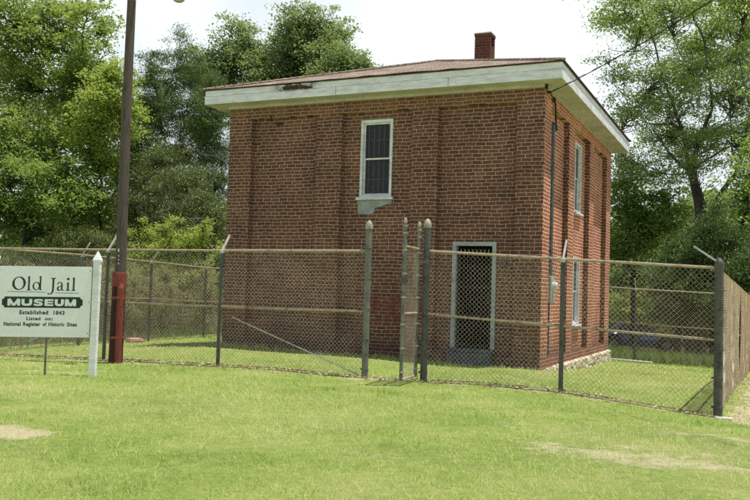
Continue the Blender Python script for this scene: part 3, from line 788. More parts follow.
def ell(cx, cy, rx, ry, thick, thin, tilt=-.25, n=24):
    P = []; Wd = []
    for k in range(n):
        a = 2*math.pi*k/n; P.append((cx+rx*math.cos(a), cy+ry*math.sin(a))); Wd.append(thin+(thick-thin)*abs(math.cos(a-tilt))**1.6)
    return P, Wd
def old_jail():
    mb = MB(); o = [.0012]
    def S(*a, **k): o[0] += .00006; stroke(mb,*a,o[0],**k)
    S(*ell(167,160,43,48,19,6), closed=True)
    def stem(x, y0, y1, w, flag=True, foot=True):
        S([(x,y0),(x,y1)],w)
        if flag: S([(x-15,y0+8),(x-5,y0+3),(x+w/2,y0-1)],[2,6,9])
        if foot: S([(x-16,y1-2),(x+16,y1-2)],5); S([(x-10,y1-6),(x+10,y1-6)],6)
    stem(244,108,213,13)
    S(*ell(302,180,24,29,12,5), closed=True); stem(332,106,211,12,True,False); S([(331,206),(340,209),(347,206)],[9,6,3])
    S([(431,119),(431,200),(428,222),(418,237),(404,242),(393,238)],[14,14,13,9,6,7]); S([(411,118),(452,118)],5); S([(418,122),(444,122)],6)
    S([(391,236),(400,239)],[11,11],smooth=False)
    S([(466,166),(470,154),(484,149),(496,157),(498,172)],[10,6,6,10,12]); S([(498,170),(498,206)],12); S([(498,206),(505,211),(513,207)],[9,7,3])
    S([(498,176),(480,182),(467,192),(468,205),(480,211),(496,202)],[4,7,12,12,7,4])
    stem(545,152,213,13); S([(536,123),(554,123)],17,smooth=False)
    stem(589,114,214,13)
    S([(80,224),(378,227)],3.2,smooth=False); S([(449,230),(632,233)],3.2,smooth=False)
    obj('title_lettering', mb, M['ink'], board)
old_jail()
def badge():
    X0,X1,Y0,Y1,r = 43,664,262,347,20; P = []
    for cx,cy,sx,sy,flip in ((X0,Y0,1,1,0),(X1,Y0,-1,1,1),(X1,Y1,-1,-1,0),(X0,Y1,1,-1,1)):
        arc = [(cx+sx*r*math.sin(math.radians(k*15)), cy+sy*r*math.cos(math.radians(k*15))) for k in range(7)]
        P += arc[::-1] if flip else arc
    n = len(P); c = spt((X0+X1)/2,(Y0+Y1)/2,.0012); mb = MB()
    mb.add([spt(x,y,.0012) for x,y in P]+[c], [(i,(i+1)%n,n) for i in range(n)])
    obj('name_panel', mb, M['ink'], board)
badge()
def text(s, X0, X1, Y0, Y1, mat, bold, name, off=.0022, spacing=1.0):
    """Y0/Y1 = cap top and baseline"""
    c = bpy.data.curves.new(name, 'FONT'); c.body = s; c.size = 1; c.offset = bold; c.resolution_u = 3; c.space_character = spacing
    t = bpy.data.objects.new(name, c); COL.objects.link(t)
    dg = bpy.context.evaluated_depsgraph_get(); dg.update()
    me = bpy.data.meshes.new_from_object(t.evaluated_get(dg)); bpy.data.objects.remove(t); bpy.data.curves.remove(c)
    n = len(me.vertices); co = np.empty(n*3,np.float32); me.vertices.foreach_get('co',co); co = co.reshape(n,3)
    ref = .73 if True else 1
    cap = co[:,1].max(); x0,x1 = co[:,0].min(),co[:,0].max()
    X = X0+(co[:,0]-x0)/(x1-x0)*(X1-X0); Y = Y1-(co[:,1]/cap)*(Y1-Y0)
    loc = world_loc(board)
    P = np.array([spt(a,b,off) for a,b in zip(X,Y)])-loc
    me.vertices.foreach_set('co', P.astype(np.float32).ravel()); me.update()
    me.materials.clear(); link(me, name, mat, board)
def museum():
    mb = MB(); o = [.0022]
    def S(*a, **k): o[0] += .00006; stroke(mb,*a,o[0],**k)
    T, B, w = 280, 332, 23
    def mm(x0, x1):
        S([(x0+w/2,T),(x0+w/2,B)],w,smooth=False); S([(x1-w/2,T),(x1-w/2,B)],w,smooth=False)
        xm = (x0+x1)/2; S([(x0+13,T),(xm-4,B-6)],19,smooth=False); S([(x1-13,T),(xm+4,B-6)],19,smooth=False); S([(xm-12,B-5),(xm+12,B-5)],10,smooth=False)
    def uu(x0, x1):
        S([(x0+w/2,T),(x0+w/2,310),(x0+w*.75,321),((x0+x1)/2,324),(x1-w*.75,321),(x1-w/2,310),(x1-w/2,T)],[w,w,19,16,19,w,w])
    def ss(x0, x1):
        S([(x1-4,291),(x1-24,286),((x0+x1)/2,286),(x0+18,288),(x0+13,296),(x0+24,303),((x0+x1)/2,305),(x1-22,309),(x1-12,317),(x1-19,324),((x0+x1)/2,326),(x0+22,326),(x0+3,320)],[12,13,13,14,17,15,14,15,17,14,13,13,12])
    def ee(x0, x1):
        S([(x0+w/2,T),(x0+w/2,B)],w,smooth=False)
        for y,e in ((T+6.5,0),((T+B)/2,4),(B-6.5,0)): S([(x0+w-2,y),(x1-e,y)],13 if e == 0 else 11,smooth=False)
    mm(86,184); uu(194,276); ss(285,362); ee(372,440); uu(450,532-12); mm(528,614)
    obj('museum_lettering', mb, M['inkwhite'], board)
museum()
text('Established',182,402,366,397,M['ink'],.034,'date_lettering',spacing=1.15)
text('1843',444,528,368,398,M['ink'],.034,'year_lettering',spacing=1.15)
for wd,X0,X1,Y0 in (('Listed',238,346,416),('on:',380,440,424)): text(wd,X0,X1,Y0,442,M['ink'],.034,'listing_lettering',spacing=1.12)
for wd,X0,X1 in (('National',65,196),('Register',214,348),('of',365,394),('Historic',410,532),('Sites',551,628)): text(wd,X0,X1,457,486,M['ink'],.034,'register_lettering',spacing=1.08)

# ------------------------------------------------------------------ utility pole with lamp
PB = at(115.5,361.5,-4.1)[:2]; pz = g1(*PB)
pole = thing('utility_pole', (PB[0],PB[1],pz), 'dark wooden utility pole with red painted foot and a street lamp', 'utility pole')
mb = MB(); zs = np.linspace(pz+1.62,pz+9.2,22)
mb.tube([(PB[0]+.02*math.sin(z*.7),PB[1]+.015*math.cos(z*.9),z) for z in zs],[.098-.004*(z-pz-1.6) if z-pz < 8 else .07 for z in zs],16)
obj('pole', mb, M['polewood'], pole)
mb = MB(); mb.tube([(PB[0],PB[1],pz-.4),(PB[0],PB[1],pz+.8),(PB[0],PB[1],pz+1.40)],[.128,.122,.118],18); foot = obj('pole_foot', mb, M['tar'], pole); foot['label'] = 'dark tarred lower part of the pole'
# red half sleeve and collar on the sun side
mb = MB(); mb.lathe((PB[0],PB[1],pz+1.41),[(.108,-.05),(.126,-.04),(.129,.0),(.127,.19),(.122,.215),(.10,.22)],20); obj('red_collar', mb, M['redpaint'], pole, smooth=False)
mb = MB(); qx,qy = PB[0]+.085, PB[1]-.045
mb.tube([(qx,qy,pz-.2),(qx,qy,pz+1.34),(qx-.02,qy+.02,pz+1.42)],[.066,.066,.06],14); cv = obj('red_conduit', mb, M['redpaint'], pole)
for zz in (.45,1.16):
    mb = MB(); mb.lathe((PB[0]+.02,PB[1]-.015,pz+zz),[(.128,-.022),(.136,-.016),(.136,.016),(.128,.022)],20); obj('strap', mb, M['redpaint'], cv)
for k,zz in enumerate((2.02,1.92,1.85,1.78)):
    mb = MB(); vd = CAM[:2]-PB; vd = vd/np.linalg.norm(vd); c = np.array([PB[0],PB[1],pz+zz]); side = np.array([-vd[1],vd[0],0])
    p = c+np.array([vd[0],vd[1],0])*.098+side*.025*(-1)
    mb.obox(p,side*(.022 if k == 0 else .010),np.array([vd[0],vd[1],0])*.006,(0,0,.028 if k == 0 else .014))
    obj('pole_tag', mb, M['tag'], pole)
LP = at(178.5,2.0,-4.1); 
arm = MB(); arm.tube([(PB[0]+.06,PB[1],LP[2]+.15),(PB[0]+.35,PB[1],LP[2]+.42),(LP[0]-.25,LP[1],LP[2]+.36),(LP[0]-.05,LP[1],LP[2]+.30)],.024,8); obj('lamp_arm', arm, M['lamphead'], pole)
mb = MB(); mb.lathe((LP[0],LP[1],LP[2]+.1),[(.115,-.03),(.125,0),(.12,.06),(.09,.16),(.06,.24),(.02,.26)],18); lh = obj('lamp_head', mb, M['lamphead'], pole, smooth=True)
mb = MB(); mb.lathe((LP[0],LP[1],LP[2]),[(.02,0.0),(.07,.008),(.105,.035),(.112,.068)],18); obj('lamp_lens', mb, M['lens'], lh, smooth=True)

# ------------------------------------------------------------------ chain link fences
FH = 2.02
def mesh_panel(p0, p1, zb0, zb1, zt0, zt1, mat, parent, r=.0022, pitch=.072, bulge=.02, ph=0.0, step=8):
    """woven wire between two posts as crossing diagonals"""
    p0 = np.array(p0[:2]); p1 = np.array(p1[:2]); L = np.linalg.norm(p1-p0); t = (p1-p0)/L; nrm = np.array([-t[1],t[0]])
    Ht = ((zt0-zb0)+(zt1-zb1))/2; lines = []
    for sgn in (1,-1):
        c = -Ht if sgn > 0 else 0
        while c < (L if sgn > 0 else L+Ht):
            # s = c + sgn*h
            h0, h1 = 0.0, Ht
            if sgn > 0: h0 = max(0,-c); h1 = min(Ht, L-c)
            else: h0 = max(0,c-L); h1 = min(Ht,c)
            if h1-h0 > .02: lines.append((c,sgn,h0,h1))
            c += pitch
    V = []; F = []; n0 = 0
    for c,sgn,h0,h1 in lines:
        k = max(2, int((h1-h0)*step/2)+1); h = np.linspace(h0,h1,k); s = c+sgn*h
        f = h/Ht; q = s/L
        zb = zb0+(zb1-zb0)*q; zt = zt0+(zt1-zt0)*q; z = zb+(zt-zb)*f
        off = bulge*(np.sin(s*2.1+ph)*np.sin(f*math.pi)+.5*np.sin(s*5.3+ph*2)*np.cos(f*4))+ sgn*.0022
        P = np.stack([p0[0]+t[0]*s+nrm[0]*off, p0[1]+t[1]*s+nrm[1]*off, z],1)
        dv = np.array([t[0]*sgn,t[1]*sgn,1.0]); dv /= np.linalg.norm(dv); a = np.array([nrm[0],nrm[1],0]); b = np.cross(dv,a)
        for w in (0,2.094,4.189): V.append(P+r*(math.cos(w)*a+math.sin(w)*b))
        for j in range(3):
            j2 = (j+1)%3
            i = np.arange(k-1); F.append(np.stack([n0+j*k+i,n0+j*k+i+1,n0+j2*k+i+1,n0+j2*k+i],1))
        n0 += 3*k
    return np_mesh('chain_link_mesh', np.concatenate(V), np.concatenate(F), mat, parent)

def add_post(parent, x, y, zb, zt, r, mat, cap='dome', bands=0, capmat=None):
    mb = MB(); mb.tube([(x,y,zb-.3),(x,y,(zb+zt)/2),(x,y,zt)],[r,r,r],12)
    po = obj('post', mb, mat, parent)
    if cap == 'dome':
        mb = MB(); mb.lathe((x,y,zt),[(r*1.12,-.06),(r*1.16,-.01),(r*1.0,.03),(r*.62,.065),(r*.18,.085)],12); obj('post_cap', mb, capmat or mat, po)
    for k in range(bands):
        zz = zb+.14+(zt-zb-.5)*k/max(1,bands-1)
        mb = MB(); mb.lathe((x,y,zz),[(r*1.02,-.014),(r*1.15,-.012),(r*1.15,.012),(r*1.02,.014)],12); mb.obox((x-r*1.25,y-.01,zz),(.014,0,0),(0,.012,0),(0,0,.012)); obj('tension_band', mb, mat, po)
    return po
def barb_arm(parent, x, y, z, dx, dy, L=.36):
    d = np.array([dx*.60,dy*.60,.80])*L; mb = MB(); s = np.array([dy,-dx,0])*.012; n = np.cross(d/np.linalg.norm(d), s/.012)*.016
    mb.lathe((x,y,z-.03),[(.042,-.02),(.044,.02),(.03,.05)],10)
    c = np.array([x,y,z])+d*.5
    mb.obox(c, d*.5, s, n); return obj('barb_arm', mb, M['arm'], parent)
def rail(parent, name, pts, r, mat, droop=.0):
    mb = MB(); P = []
    for i in range(len(pts)-1):
        P += sag(pts[i],pts[i+1],droop,5)[:-1]
    P.append(np.array(pts[-1])); mb.tube(P,r,8); return obj(name, mb, mat, parent)

def fence_run(name, label, nodes, mats, end_r=.05, line_r=.034, arms=None, arm_skip=(), mid=1.04, tops=None, bands=(0,0), ends=(None,None), skip_posts=(), line_mat=None, bottoms=None, braces=(), post_off=(0,0)):
    """nodes: list of (x, y); rails, posts and wire follow the ground"""
    zs = [g1(x,y) for x,y in nodes]; tz = [z+FH for z in zs] if tops is None else tops
    mx,my = np.mean([n[0] for n in nodes]), np.mean([n[1] for n in nodes])
    t = thing(name, (mx,my,g1(mx,my)), label, 'fence')
    for i,(x,y) in enumerate(nodes):
        if i in skip_posts: continue
        e = i in (0,len(nodes)-1); k = 0 if i == 0 else 1
        if e and ends[k]:
            hh, rr, mt, cm = ends[k]; add_post(t,x,y,zs[i],zs[i]+hh,rr,mt,'dome',bands[k],cm)
        else:
            x += post_off[0]; y += post_off[1]
            add_post(t,x,y,zs[i],tz[i]-.02,line_r,line_mat or M['galv'],None)
            if arms and i not in arm_skip: barb_arm(t,x,y,tz[i]+.0,*arms)
    off = np.array([0,0,0.])
    rail(t,'top_rail',[(x+post_off[0]*.4,y,z) for (x,y),z in zip(nodes,tz)],.021,mats[0])
    if mid: rail(t,'mid_rail',[(x+post_off[0]*.6,y,(b+mid)) for (x,y),b in zip(nodes,[a-FH for a in tz])],.019,mats[1],.006)
    for i in range(len(nodes)-1):
        mesh_panel(nodes[i],nodes[i+1],zs[i]+.03,zs[i+1]+.03,tz[i]-.01,tz[i+1]-.01,mats[2],t,ph=i*1.7,**mats[3])
    for a,b in braces:
        mb = MB(); mb.tube([a,b],.011,6); obj('brace_rod', mb, M['arm'], t)
    return t

YF = -3.70
XC = 3.33   # right front corner
gate_ends = (2.46,.052,M['galvlight'],M['cap'])
fence_run('chain_link_fence','rusty railed chain link fence running behind the sign to the left gate post',
    [(-13.4,YF),(-10.35,YF),(-7.35,YF+.02),(-4.78,YF),(-1.95,YF)], (M['rail'],M['rail'],M['wire'],{}),
    arms=(0,1), ends=(None,gate_ends), bands=(0,5), tops=[1.99,2.02,2.01,2.015,2.03],
    braces=[((-4.50,YF-.03,.86),(-2.05,YF-.03,.03)),((-9.2,YF-.03,.2),(-7.9,YF-.03,.72))])
fence_run('chain_link_fence','chain link fence in front of the barred door between gate post and right corner post',
    [(-.94,YF),(1.20,YF),(XC,YF)], (M['rail'],M['rail'],M['wire'],{}), arms=(0,1),
    ends=((2.46,.055,M['galv'],M['cap']),(2.08,.058,M['galv'],M['galv'])), bands=(5,5), tops=[2.035,1.935,1.835])
YB = 9.0
fence_run('chain_link_fence','rust coloured chain link side fence seen edge on at the right',
    [(XC+.012,YF+.075),(3.40,-.6),(3.46,2.4),(3.50,5.3),(3.54,YB-.1)], (M['railrust'],M['railrust'],M['wirerust'],{'bulge':.03,'r':.0032,'pitch':.07}), arms=(-1,0), arm_skip=(1,2,3), post_off=(-.085,0), line_mat=M['galv'],
    ends=(None,(2.05,.05,M['galv'],M['galv'])), skip_posts=(0,), tops=[1.83,1.76,1.70,1.65,1.61])
fence_run('chain_link_fence','far chain link fence crossing behind the brick building by the blue car',
    [(-10.75,YB),(-7.4,YB),(-4.4,YB),(-1.5,YB),(.56,YB),(3.45,YB)], (M['rail'],M['railrust'],M['wire'],{'r':.0016}), arms=(0,-1), ends=(None,None), skip_posts=(5,),
    tops=[1.95,1.9,1.85,1.8,1.70,1.60])
fence_run('chain_link_fence','left side chain link fence along the brushy thicket',
    [(-10.38,YF+.06),(-10.6,-.9),(-10.93,2.0),(-10.75,4.2),(-10.72,6.6),(-10.75,YB-.06)], (M['rail'],M['railrust'],M['wire'],{'r':.0018}), arms=(1,0), ends=(None,None), skip_posts=(0,5),
    tops=[2.02,2.03,2.0,1.93,1.93,1.95])
# corner arm on the right corner post
cp = thing('barb_wire_arm', (XC,YF,1.93), 'pale steel arm leaning inward from the top of the right corner post', 'fence arm')
mb = MB(); mb.obox((XC-.17,YF+.03,2.02),(-.165,.02,.115),(.003,.014,0),(.006,0,.009)); obj('arm_bar', mb, M['arm'], cp)
mb = MB(); mb.lathe((XC,YF,1.885),[(.066,-.02),(.069,.0),(.066,.02)],12); obj('arm_clamp', mb, M['galv'], cp)

# gate leaf standing open toward the viewer
gh, ge = np.array([-1.045,-3.78]), np.array([-.955,-4.58])
gate = thing('fence_gate', (gh[0],gh[1],g1(*gh)), 'narrow chain link gate standing open beside the gate post', 'gate')
gzb = .07
for (px,py),zt,nm in ((gh,2.44,'gate_upright'),(ge,2.43,'gate_upright')):
    mb = MB(); mb.tube([(px,py,gzb),(px,py,zt)],.027,10); u = obj(nm, mb, M['galvlight'], gate)
    mb = MB(); mb.lathe((px,py,zt),[(.029,-.03),(.031,0),(.024,.03),(.008,.05)],10); obj('upright_cap', mb, M['cap'], u)
    for zz in (.2,.55,.9,1.3,1.65,2.0,2.25,2.36):
        mb = MB(); mb.lathe((px,py,zz),[(.028,-.012),(.034,-.01),(.034,.01),(.028,.012)],10); mb.obox((px+.035,py,zz),(.016,0,0),(0,.008,0),(0,0,.008)); obj('tension_band', mb, M['cap'], u)
for zz,nm in ((2.06,'top_rail'),(1.06,'mid_rail'),(gzb+.02,'bottom_rail')):
    mb = MB(); mb.tube([(*gh,zz),(*ge,zz)],.018,8); obj(nm, mb, M['rail'], gate)
mesh_panel(gh,ge,gzb+.02,gzb+.02,2.05,2.05,M['wire'],gate,bulge=.008)
for zz in (.45,1.85):
    mb = MB(); mb.tube([(-.94,YF-.06,zz),(gh[0],gh[1],zz)],.018,8); mb.lathe((-.94,YF,zz),[(.056,-.03),(.064,-.025),(.064,.025),(.056,.03)],12); obj('hinge', mb, M['galv'], gate)
mb = MB(); mb.obox((ge[0],ge[1]-.005,1.55),(.045,0,0),(0,.03,0),(0,0,.055)); mb.tube([(ge[0]-.05,ge[1],1.62),(ge[0]+.05,ge[1],1.62),(ge[0]+.05,ge[1],1.5)],.010,6); obj('latch', mb, M['galv'], gate)

# things on the ground
mb = MB(); a = at(719.5,417.5,-3.9); zc = g1(3.5,-3.95); mb.tube([(3.31,-3.93,zc+.02),(3.52,-3.89,g1(3.52,-3.89)+.022)],.022,10)
tag(obj('white_pipe', mb, M['pvc']), 'short white pipe lying at the foot of the right corner post', 'pipe')
p0 = at(611,357.6,8.6); p1 = at(652,364,8.3)
mb = MB(); mb.tube([(p0[0],p0[1],g1(p0[0],p0[1])+.05),(p1[0],p1[1],g1(p1[0],p1[1])+.05)],.03,10)
tag(obj('grey_pipe', mb, M['pvc']), 'long pale pipe lying in the grass along the far fence', 'pipe')
def slab():
    c = at(134,340.5,1.0); z = g1(c[0],c[1]); mb = MB(); n = 14; r = [(.24+.04*math.sin(k*2.3),.17+.03*math.cos(k*1.7)) for k in range(n)]
    for s,zz in ((.9,-.05),(1,.05),(.93,.10),(.55,.115)):
        pass
    rings = [[(c[0]+q[0]*s*math.cos(2*math.pi*k/n),c[1]+q[1]*s*math.sin(2*math.pi*k/n),z+zz) for k,q in enumerate(r)] for s,zz in ((.9,-.05),(1,.05),(.93,.10),(.55,.118))]
    vs = [p for q in rings for p in q]; fs = [(i*n+k,i*n+(k+1)%n,(i+1)*n+(k+1)%n,(i+1)*n+k) for i in range(3) for k in range(n)]+[tuple(3*n+k for k in range(n))]
    mb.add(vs,fs); tag(obj('flat_stone', mb, M['pinkstone'], smooth=False), 'flat pinkish stone lying on the grass inside the fence near the pole', 'stone')
slab()

# ------------------------------------------------------------------ blue car under the trees
def car():
    Yc = 31.0; c = at(636.5,354,Yc); zc = g1(c[0],c[1])
    fx = AX_R.copy(); fx[2] = 0; fx /= np.linalg.norm(fx); a = -.12
    fx = np.array([fx[0]*math.cos(a)-fx[1]*math.sin(a), fx[0]*math.sin(a)+fx[1]*math.cos(a),0]); fy = np.cross((0,0,1),fx); fz = np.array([0,0,1.])
    k = 1.0
    T = lambda x,y,z: c*np.array([1,1,0])+np.array([0,0,zc])+k*(fx*x+fy*y+fz*z)
    t = thing('parked_car', (c[0],c[1],zc), 'blue sedan car parked in the shade beyond the far fence', 'car')
    def loft(secs):
        """secs: (x, list of (y, z) half profile bottom->top)"""
        mb = MB(); n = len(secs[0][1])*2
        for x,pr in secs:
            full = [(-y,z) for y,z in pr]+[(y,z) for y,z in pr[::-1]]
            mb.v += [tuple(T(x,y,z)) for y,z in full]
        for i in range(len(secs)-1):
            for j in range(n):
                j2 = (j+1)%n; mb.f.append((i*n+j,i*n+j2,(i+1)*n+j2,(i+1)*n+j))
        mb.f.append(tuple(range(n-1,-1,-1))); mb.f.append(tuple((len(secs)-1)*n+j for j in range(n)))
        return mb
    def sec(w, zb, zt): return [(w*.86,zb),(w*.97,zb+.12),(w,zb+(zt-zb)*.5),(w*.97,zt-.12),(w*.88,zt-.02),(w*.55,zt+.015)]
    def arch(x): 
        z = .24
        for xc in (-1.33,1.33):
            d = abs(x-xc)
            if d < .39: z = max(z,.30+math.sqrt(max(0,.39**2-d*d)))
        return z
    S = []
    for x in np.linspace(-2.2,2.2,61):
        w = .86*(1-.10*max(0,(abs(x)-1.6)/.6)**2); zt = np.interp(x,[-2.2,-2.05,-1.3,-.9,1.0,1.7,2.1,2.2],[.74,.93,.97,.96,.92,.82,.70,.58]); zb = min(arch(x),zt-.2)
        S.append((x,sec(w,zb if abs(x) < 2.1 else .32,zt)))
    body = obj('body', loft(S), M['carpaint'], t, smooth=True)
    def cab(w,zb,zt): return [(w,zb),(w*.97,zb+(zt-zb)*.3),(w*.9,zb+(zt-zb)*.65),(w*.82,zt-.03),(w*.6,zt)]
    G = [(x,cab(w,.90,zt)) for x,w,zt in ((-1.75,.74,.96),(-1.2,.76,1.22),(-.75,.77,1.37),(0,.77,1.41),(.35,.77,1.38),(.8,.77,1.16),(1.15,.76,.95))]
    obj('windows', loft(G), M['carglass'], t, smooth=True)
    R = [(x,[(w*.99,zt-.07),(w*1.0,zt-.03),(w*.9,zt+.012),(w*.5,zt+.022)]) for x,w,zt in ((-1.1,.62,1.27),(-.72,.64,1.385),(0,.645,1.42),(.36,.63,1.39))]
    obj('roof', loft(R), M['carpaint'], t, smooth=True)
    for x0,x1 in ((-.15,-.05),):
        mb = MB()
        for s in (-1,1): mb.obox(T((x0+x1)/2,s*.715,1.14),fx*.04,fy*.02,np.array([0,0,.23])+fy*-.09*s)
        obj('pillar', mb, M['carpaint'], t)
    for xc in (-1.33,1.33):
        for s in (-1,1):
            mb = MB(); mb.tube([T(xc,s*.66,.31),T(xc,s*.86,.31)],.315,24); w = obj('wheel', mb, M['rubber'], t)
            mb = MB(); mb.tube([T(xc,s*.861,.31),T(xc,s*.872,.31)],[.20,.17],18); obj('rim', mb, M['alloy'], w)
    for s in (-1,1):
        mb = MB(); mb.obox(T(2.12,s*.62,.64),fx*.07,fy*.15,fz*.06); obj('headlight', mb, M['headlamp'], t, bevel=.02)
        mb = MB(); mb.obox(T(.82,s*.93,.98),fx*.06,fy*.08,fz*.06); obj('mirror', mb, M['carpaint'], t, bevel=.02)
        mb = MB(); mb.obox(T(-2.16,s*.62,.72),fx*.05,fy*.14,fz*.08); obj('tail_light', mb, M['redpaint'], t, bevel=.02)
    mb = MB(); mb.obox(T(2.2,0,.42),fx*.05,fy*.8,fz*.09); obj('bumper', mb, M['rubber'], t, bevel=.03)
    for s in (-1,1):
        mb = MB(); mb.obox(T(-.1,s*.872,.80),fx*.07,fy*.008,fz*.012); obj('door_handle', mb, M['alloy'], t)
car()

# ------------------------------------------------------------------ trees and shrubs
def limb(mb, a, b, r0, r1, n=7, wob=.06, sides=6, rise=0.0):
    a,b = np.array(a,float),np.array(b,float); L = np.linalg.norm(b-a); P = []
    o1 = rng.normal(0,1,3); o2 = rng.normal(0,1,3)
    for i,t in enumerate(np.linspace(0,1,n)):
        P.append(a+(b-a)*t+(o1*math.sin(t*math.pi)+o2*.5*math.sin(t*2*math.pi))*wob*L+np.array([0,0,rise*L*math.sin(t*math.pi)]))
    mb.tube(P,list(np.linspace(r0,r1,n)),sides); return P

def crown_tree(name, label, base, lobes, Y, kind, leaf=.12, clumps=120, per=70, cr=.42, trunk_r=.16, fork=None, bark='bark', group=None, dz=2.2, limbs_extra=(), cat='tree', flat=.62, up=.5, aspect=.55, twig=.55, part='crown', tpart='trunk', weights=None):
    """lobes: (px, py, rx, ry[, dY]) measured on the photograph; the crown is filled with leaf clumps in those volumes"""
    m = mpp(Y, np.clip(base[0],0,750)); b = at(base[0],290,Y); b[2] = g1(b[0],b[1])
    t = thing(name, b, label, cat, group)
    wood = MB(); C = []; tn = []; SZ = []
    lobes3 = []
    for l in lobes:
        dY = l[4] if len(l) > 4 else rng.uniform(-.5,.5)*dz
        c = at(l[0],l[1],Y+dY); lobes3.append((c,np.array([l[2]*m,min(dz,max(l[2],l[3])*m),l[3]*m])))
    fk = at(fork[0],fork[1],Y) if fork is not None else b+np.array([0,0,(np.mean([c[2] for c,_ in lobes3])-b[2])*.45])
    limb(wood,b-np.array([0,0,.3]),fk,trunk_r*1.15,trunk_r*.7,9,.02,9)
    tot = sum(r[0]*r[2] for _,r in lobes3)
    nodes = [(fk,trunk_r*.7)]
    for c,r in sorted(lobes3,key=lambda q: np.linalg.norm(q[0]-fk)):
        best = min(nodes,key=lambda q: np.linalg.norm(q[0]-c)+.35*np.linalg.norm(q[0]-fk)+max(0,q[0][2]-c[2])*1.2)
        r0 = min(best[1]*.8,trunk_r*.5); r1 = max(r0*.45,.02)
        path = limb(wood,best[0],c,r0,r1,8,.07,6); nodes += [(path[4],(r0+r1)/2),(path[-1],r1)]
        n = max(6 if r[2] > 2*r[0] else 3,int(clumps*r[0]*r[2]/tot))
        d = rng.normal(0,1,(n,3)); d /= np.linalg.norm(d,axis=1)[:,None]; rad = rng.random(n)**.42; rad = np.where(rng.random(n) < .2, rng.uniform(1.0,1.42,n), rad)
        cc = c+d*rad[:,None]*r*rng.uniform(.85,1.18,(n,1))
        for q in cc:
            if rng.random() < twig:
                s = path[int(rng.integers(4,8))]; limb(wood,s,q,min(trunk_r*.10,.022),.006,5,.10,4)
        for q,rd in zip(cc,rad):
            sc_ = .55 if rd > 1 else 1.0
            k = int(per*rng.uniform(.5,1.5)*sc_); s = cr*rng.uniform(.6,1.35)*(.8 if rd > 1 else 1)
            off = np.clip(rng.normal(0,1,(k,3)),-1.7,1.7)*np.array([s,s,s*flat])*.55
            # sprays: stretch each clump along its own outward droop
            o = d[0]*0+np.array([q[0]-c[0],q[1]-c[1],0]); o = o/(np.linalg.norm(o)+1e-6); off += np.outer(rng.normal(0,1,k)*s*.5,o+np.array([0,0,-.25]))
            C.append(q+off); tn.append(np.clip(rng.uniform(.15,.85)+rng.normal(0,.16,k),0,1)); SZ.append(leaf*rng.uniform(.55,1.3,k))
    C = np.concatenate(C); zmin = gz(C[:,0],C[:,1])+.05; C[:,2] = np.maximum(C[:,2],zmin)
    V,F,T = leaf_arrays(C,np.concatenate(SZ),np.concatenate(tn),up=up,aspect=aspect,drop=.15)
    for a_,b_,r0,r1 in limbs_extra: limb(wood,at(*a_),at(*b_),r0,r1,9,.04,7)
    obj(tpart,wood,M[bark],t)
    np_mesh(part,V,F,LEAF[kind],t,{'tint':T})
    return t

def conifer(name, label, apex, basepx, halfw, Y, kind='juniper', n_br=150, per=75, group=None, droop=.12, low=.06, leafs=.15, dead=0):
    """eastern red cedar: feathery upswept sprays on many limbs round one trunk"""
    m = mpp(Y,np.clip(apex[0],0,750)); tip = at(apex[0],apex[1],Y); b = at(basepx,290,Y); b[2] = g1(b[0],b[1]); Ht = tip[2]-b[2]
    t = thing(name,b,label,'tree',group); wood = MB()
    limb(wood,b-np.array([0,0,.3]),tip,.14,.012,10,.012,8)
    C=[];A=[];S=[];T=[]
    R = halfw*m
    for k in range(n_br):
        f = low+(1-low)*(rng.random()**1.15); a = rng.uniform(0,2*math.pi)
        prof = (1-f)**.75*(.75+.25*math.sin(f*9+a)) if f > .25 else (.55+.45*f/.25)*(.8)
        r = R*prof*rng.uniform(.55,1.2)+.1
        p = b+(tip-b)*f; d = np.array([math.cos(a),math.sin(a),0]); e = p+d*r+np.array([0,0,r*rng.uniform(.05,.75)-droop*r])
        P = limb(wood,p,e,.03*(1-f)+.008,.005,5,.06,4)
        n = int(per*(.35+prof)); s = rng.random(n)**.7
        pos = p+(e-p)*s[:,None]+rng.normal(0,1,(n,3))*(.10+.15*prof)*np.array([1,1,.75])
        dirn = (d+np.array([0,0,.8]))[None]+rng.normal(0,.5,(n,3)); dirn /= np.linalg.norm(dirn,axis=1)[:,None]
        C.append(pos);A.append(dirn);S.append(leafs*rng.uniform(.6,1.5,n));T.append(np.clip(rng.uniform(.1,.8)+.25*s-.1+rng.normal(0,.14,n),0,1))
    for k in range(dead):
        f = rng.uniform(.12,.55); a = rng.uniform(-math.pi,0); p = b+(tip-b)*f; e = p+np.array([math.cos(a),math.sin(a)*.8,rng.uniform(-.15,.25)])*R*rng.uniform(.6,1.15)
        P = limb(wood,p,e,.03,.008,7,.1,5)
        for q in range(3):
            s = P[int(rng.integers(2,6))]; limb(wood,s,s+rng.normal(0,.45,3),.012,.004,5,.12,4)
    V,F,TT = leaf_arrays(np.concatenate(C),np.concatenate(S),np.concatenate(T),up=.1,aspect=.26,axis=np.concatenate(A),axw=.72)
    obj('trunk',wood,M['barkgrey'] if dead else M['bark'],t); np_mesh('crown',V,F,LEAF[kind],t,{'tint':TT})
    return t

G1 = 'hardwood trees behind the fence'
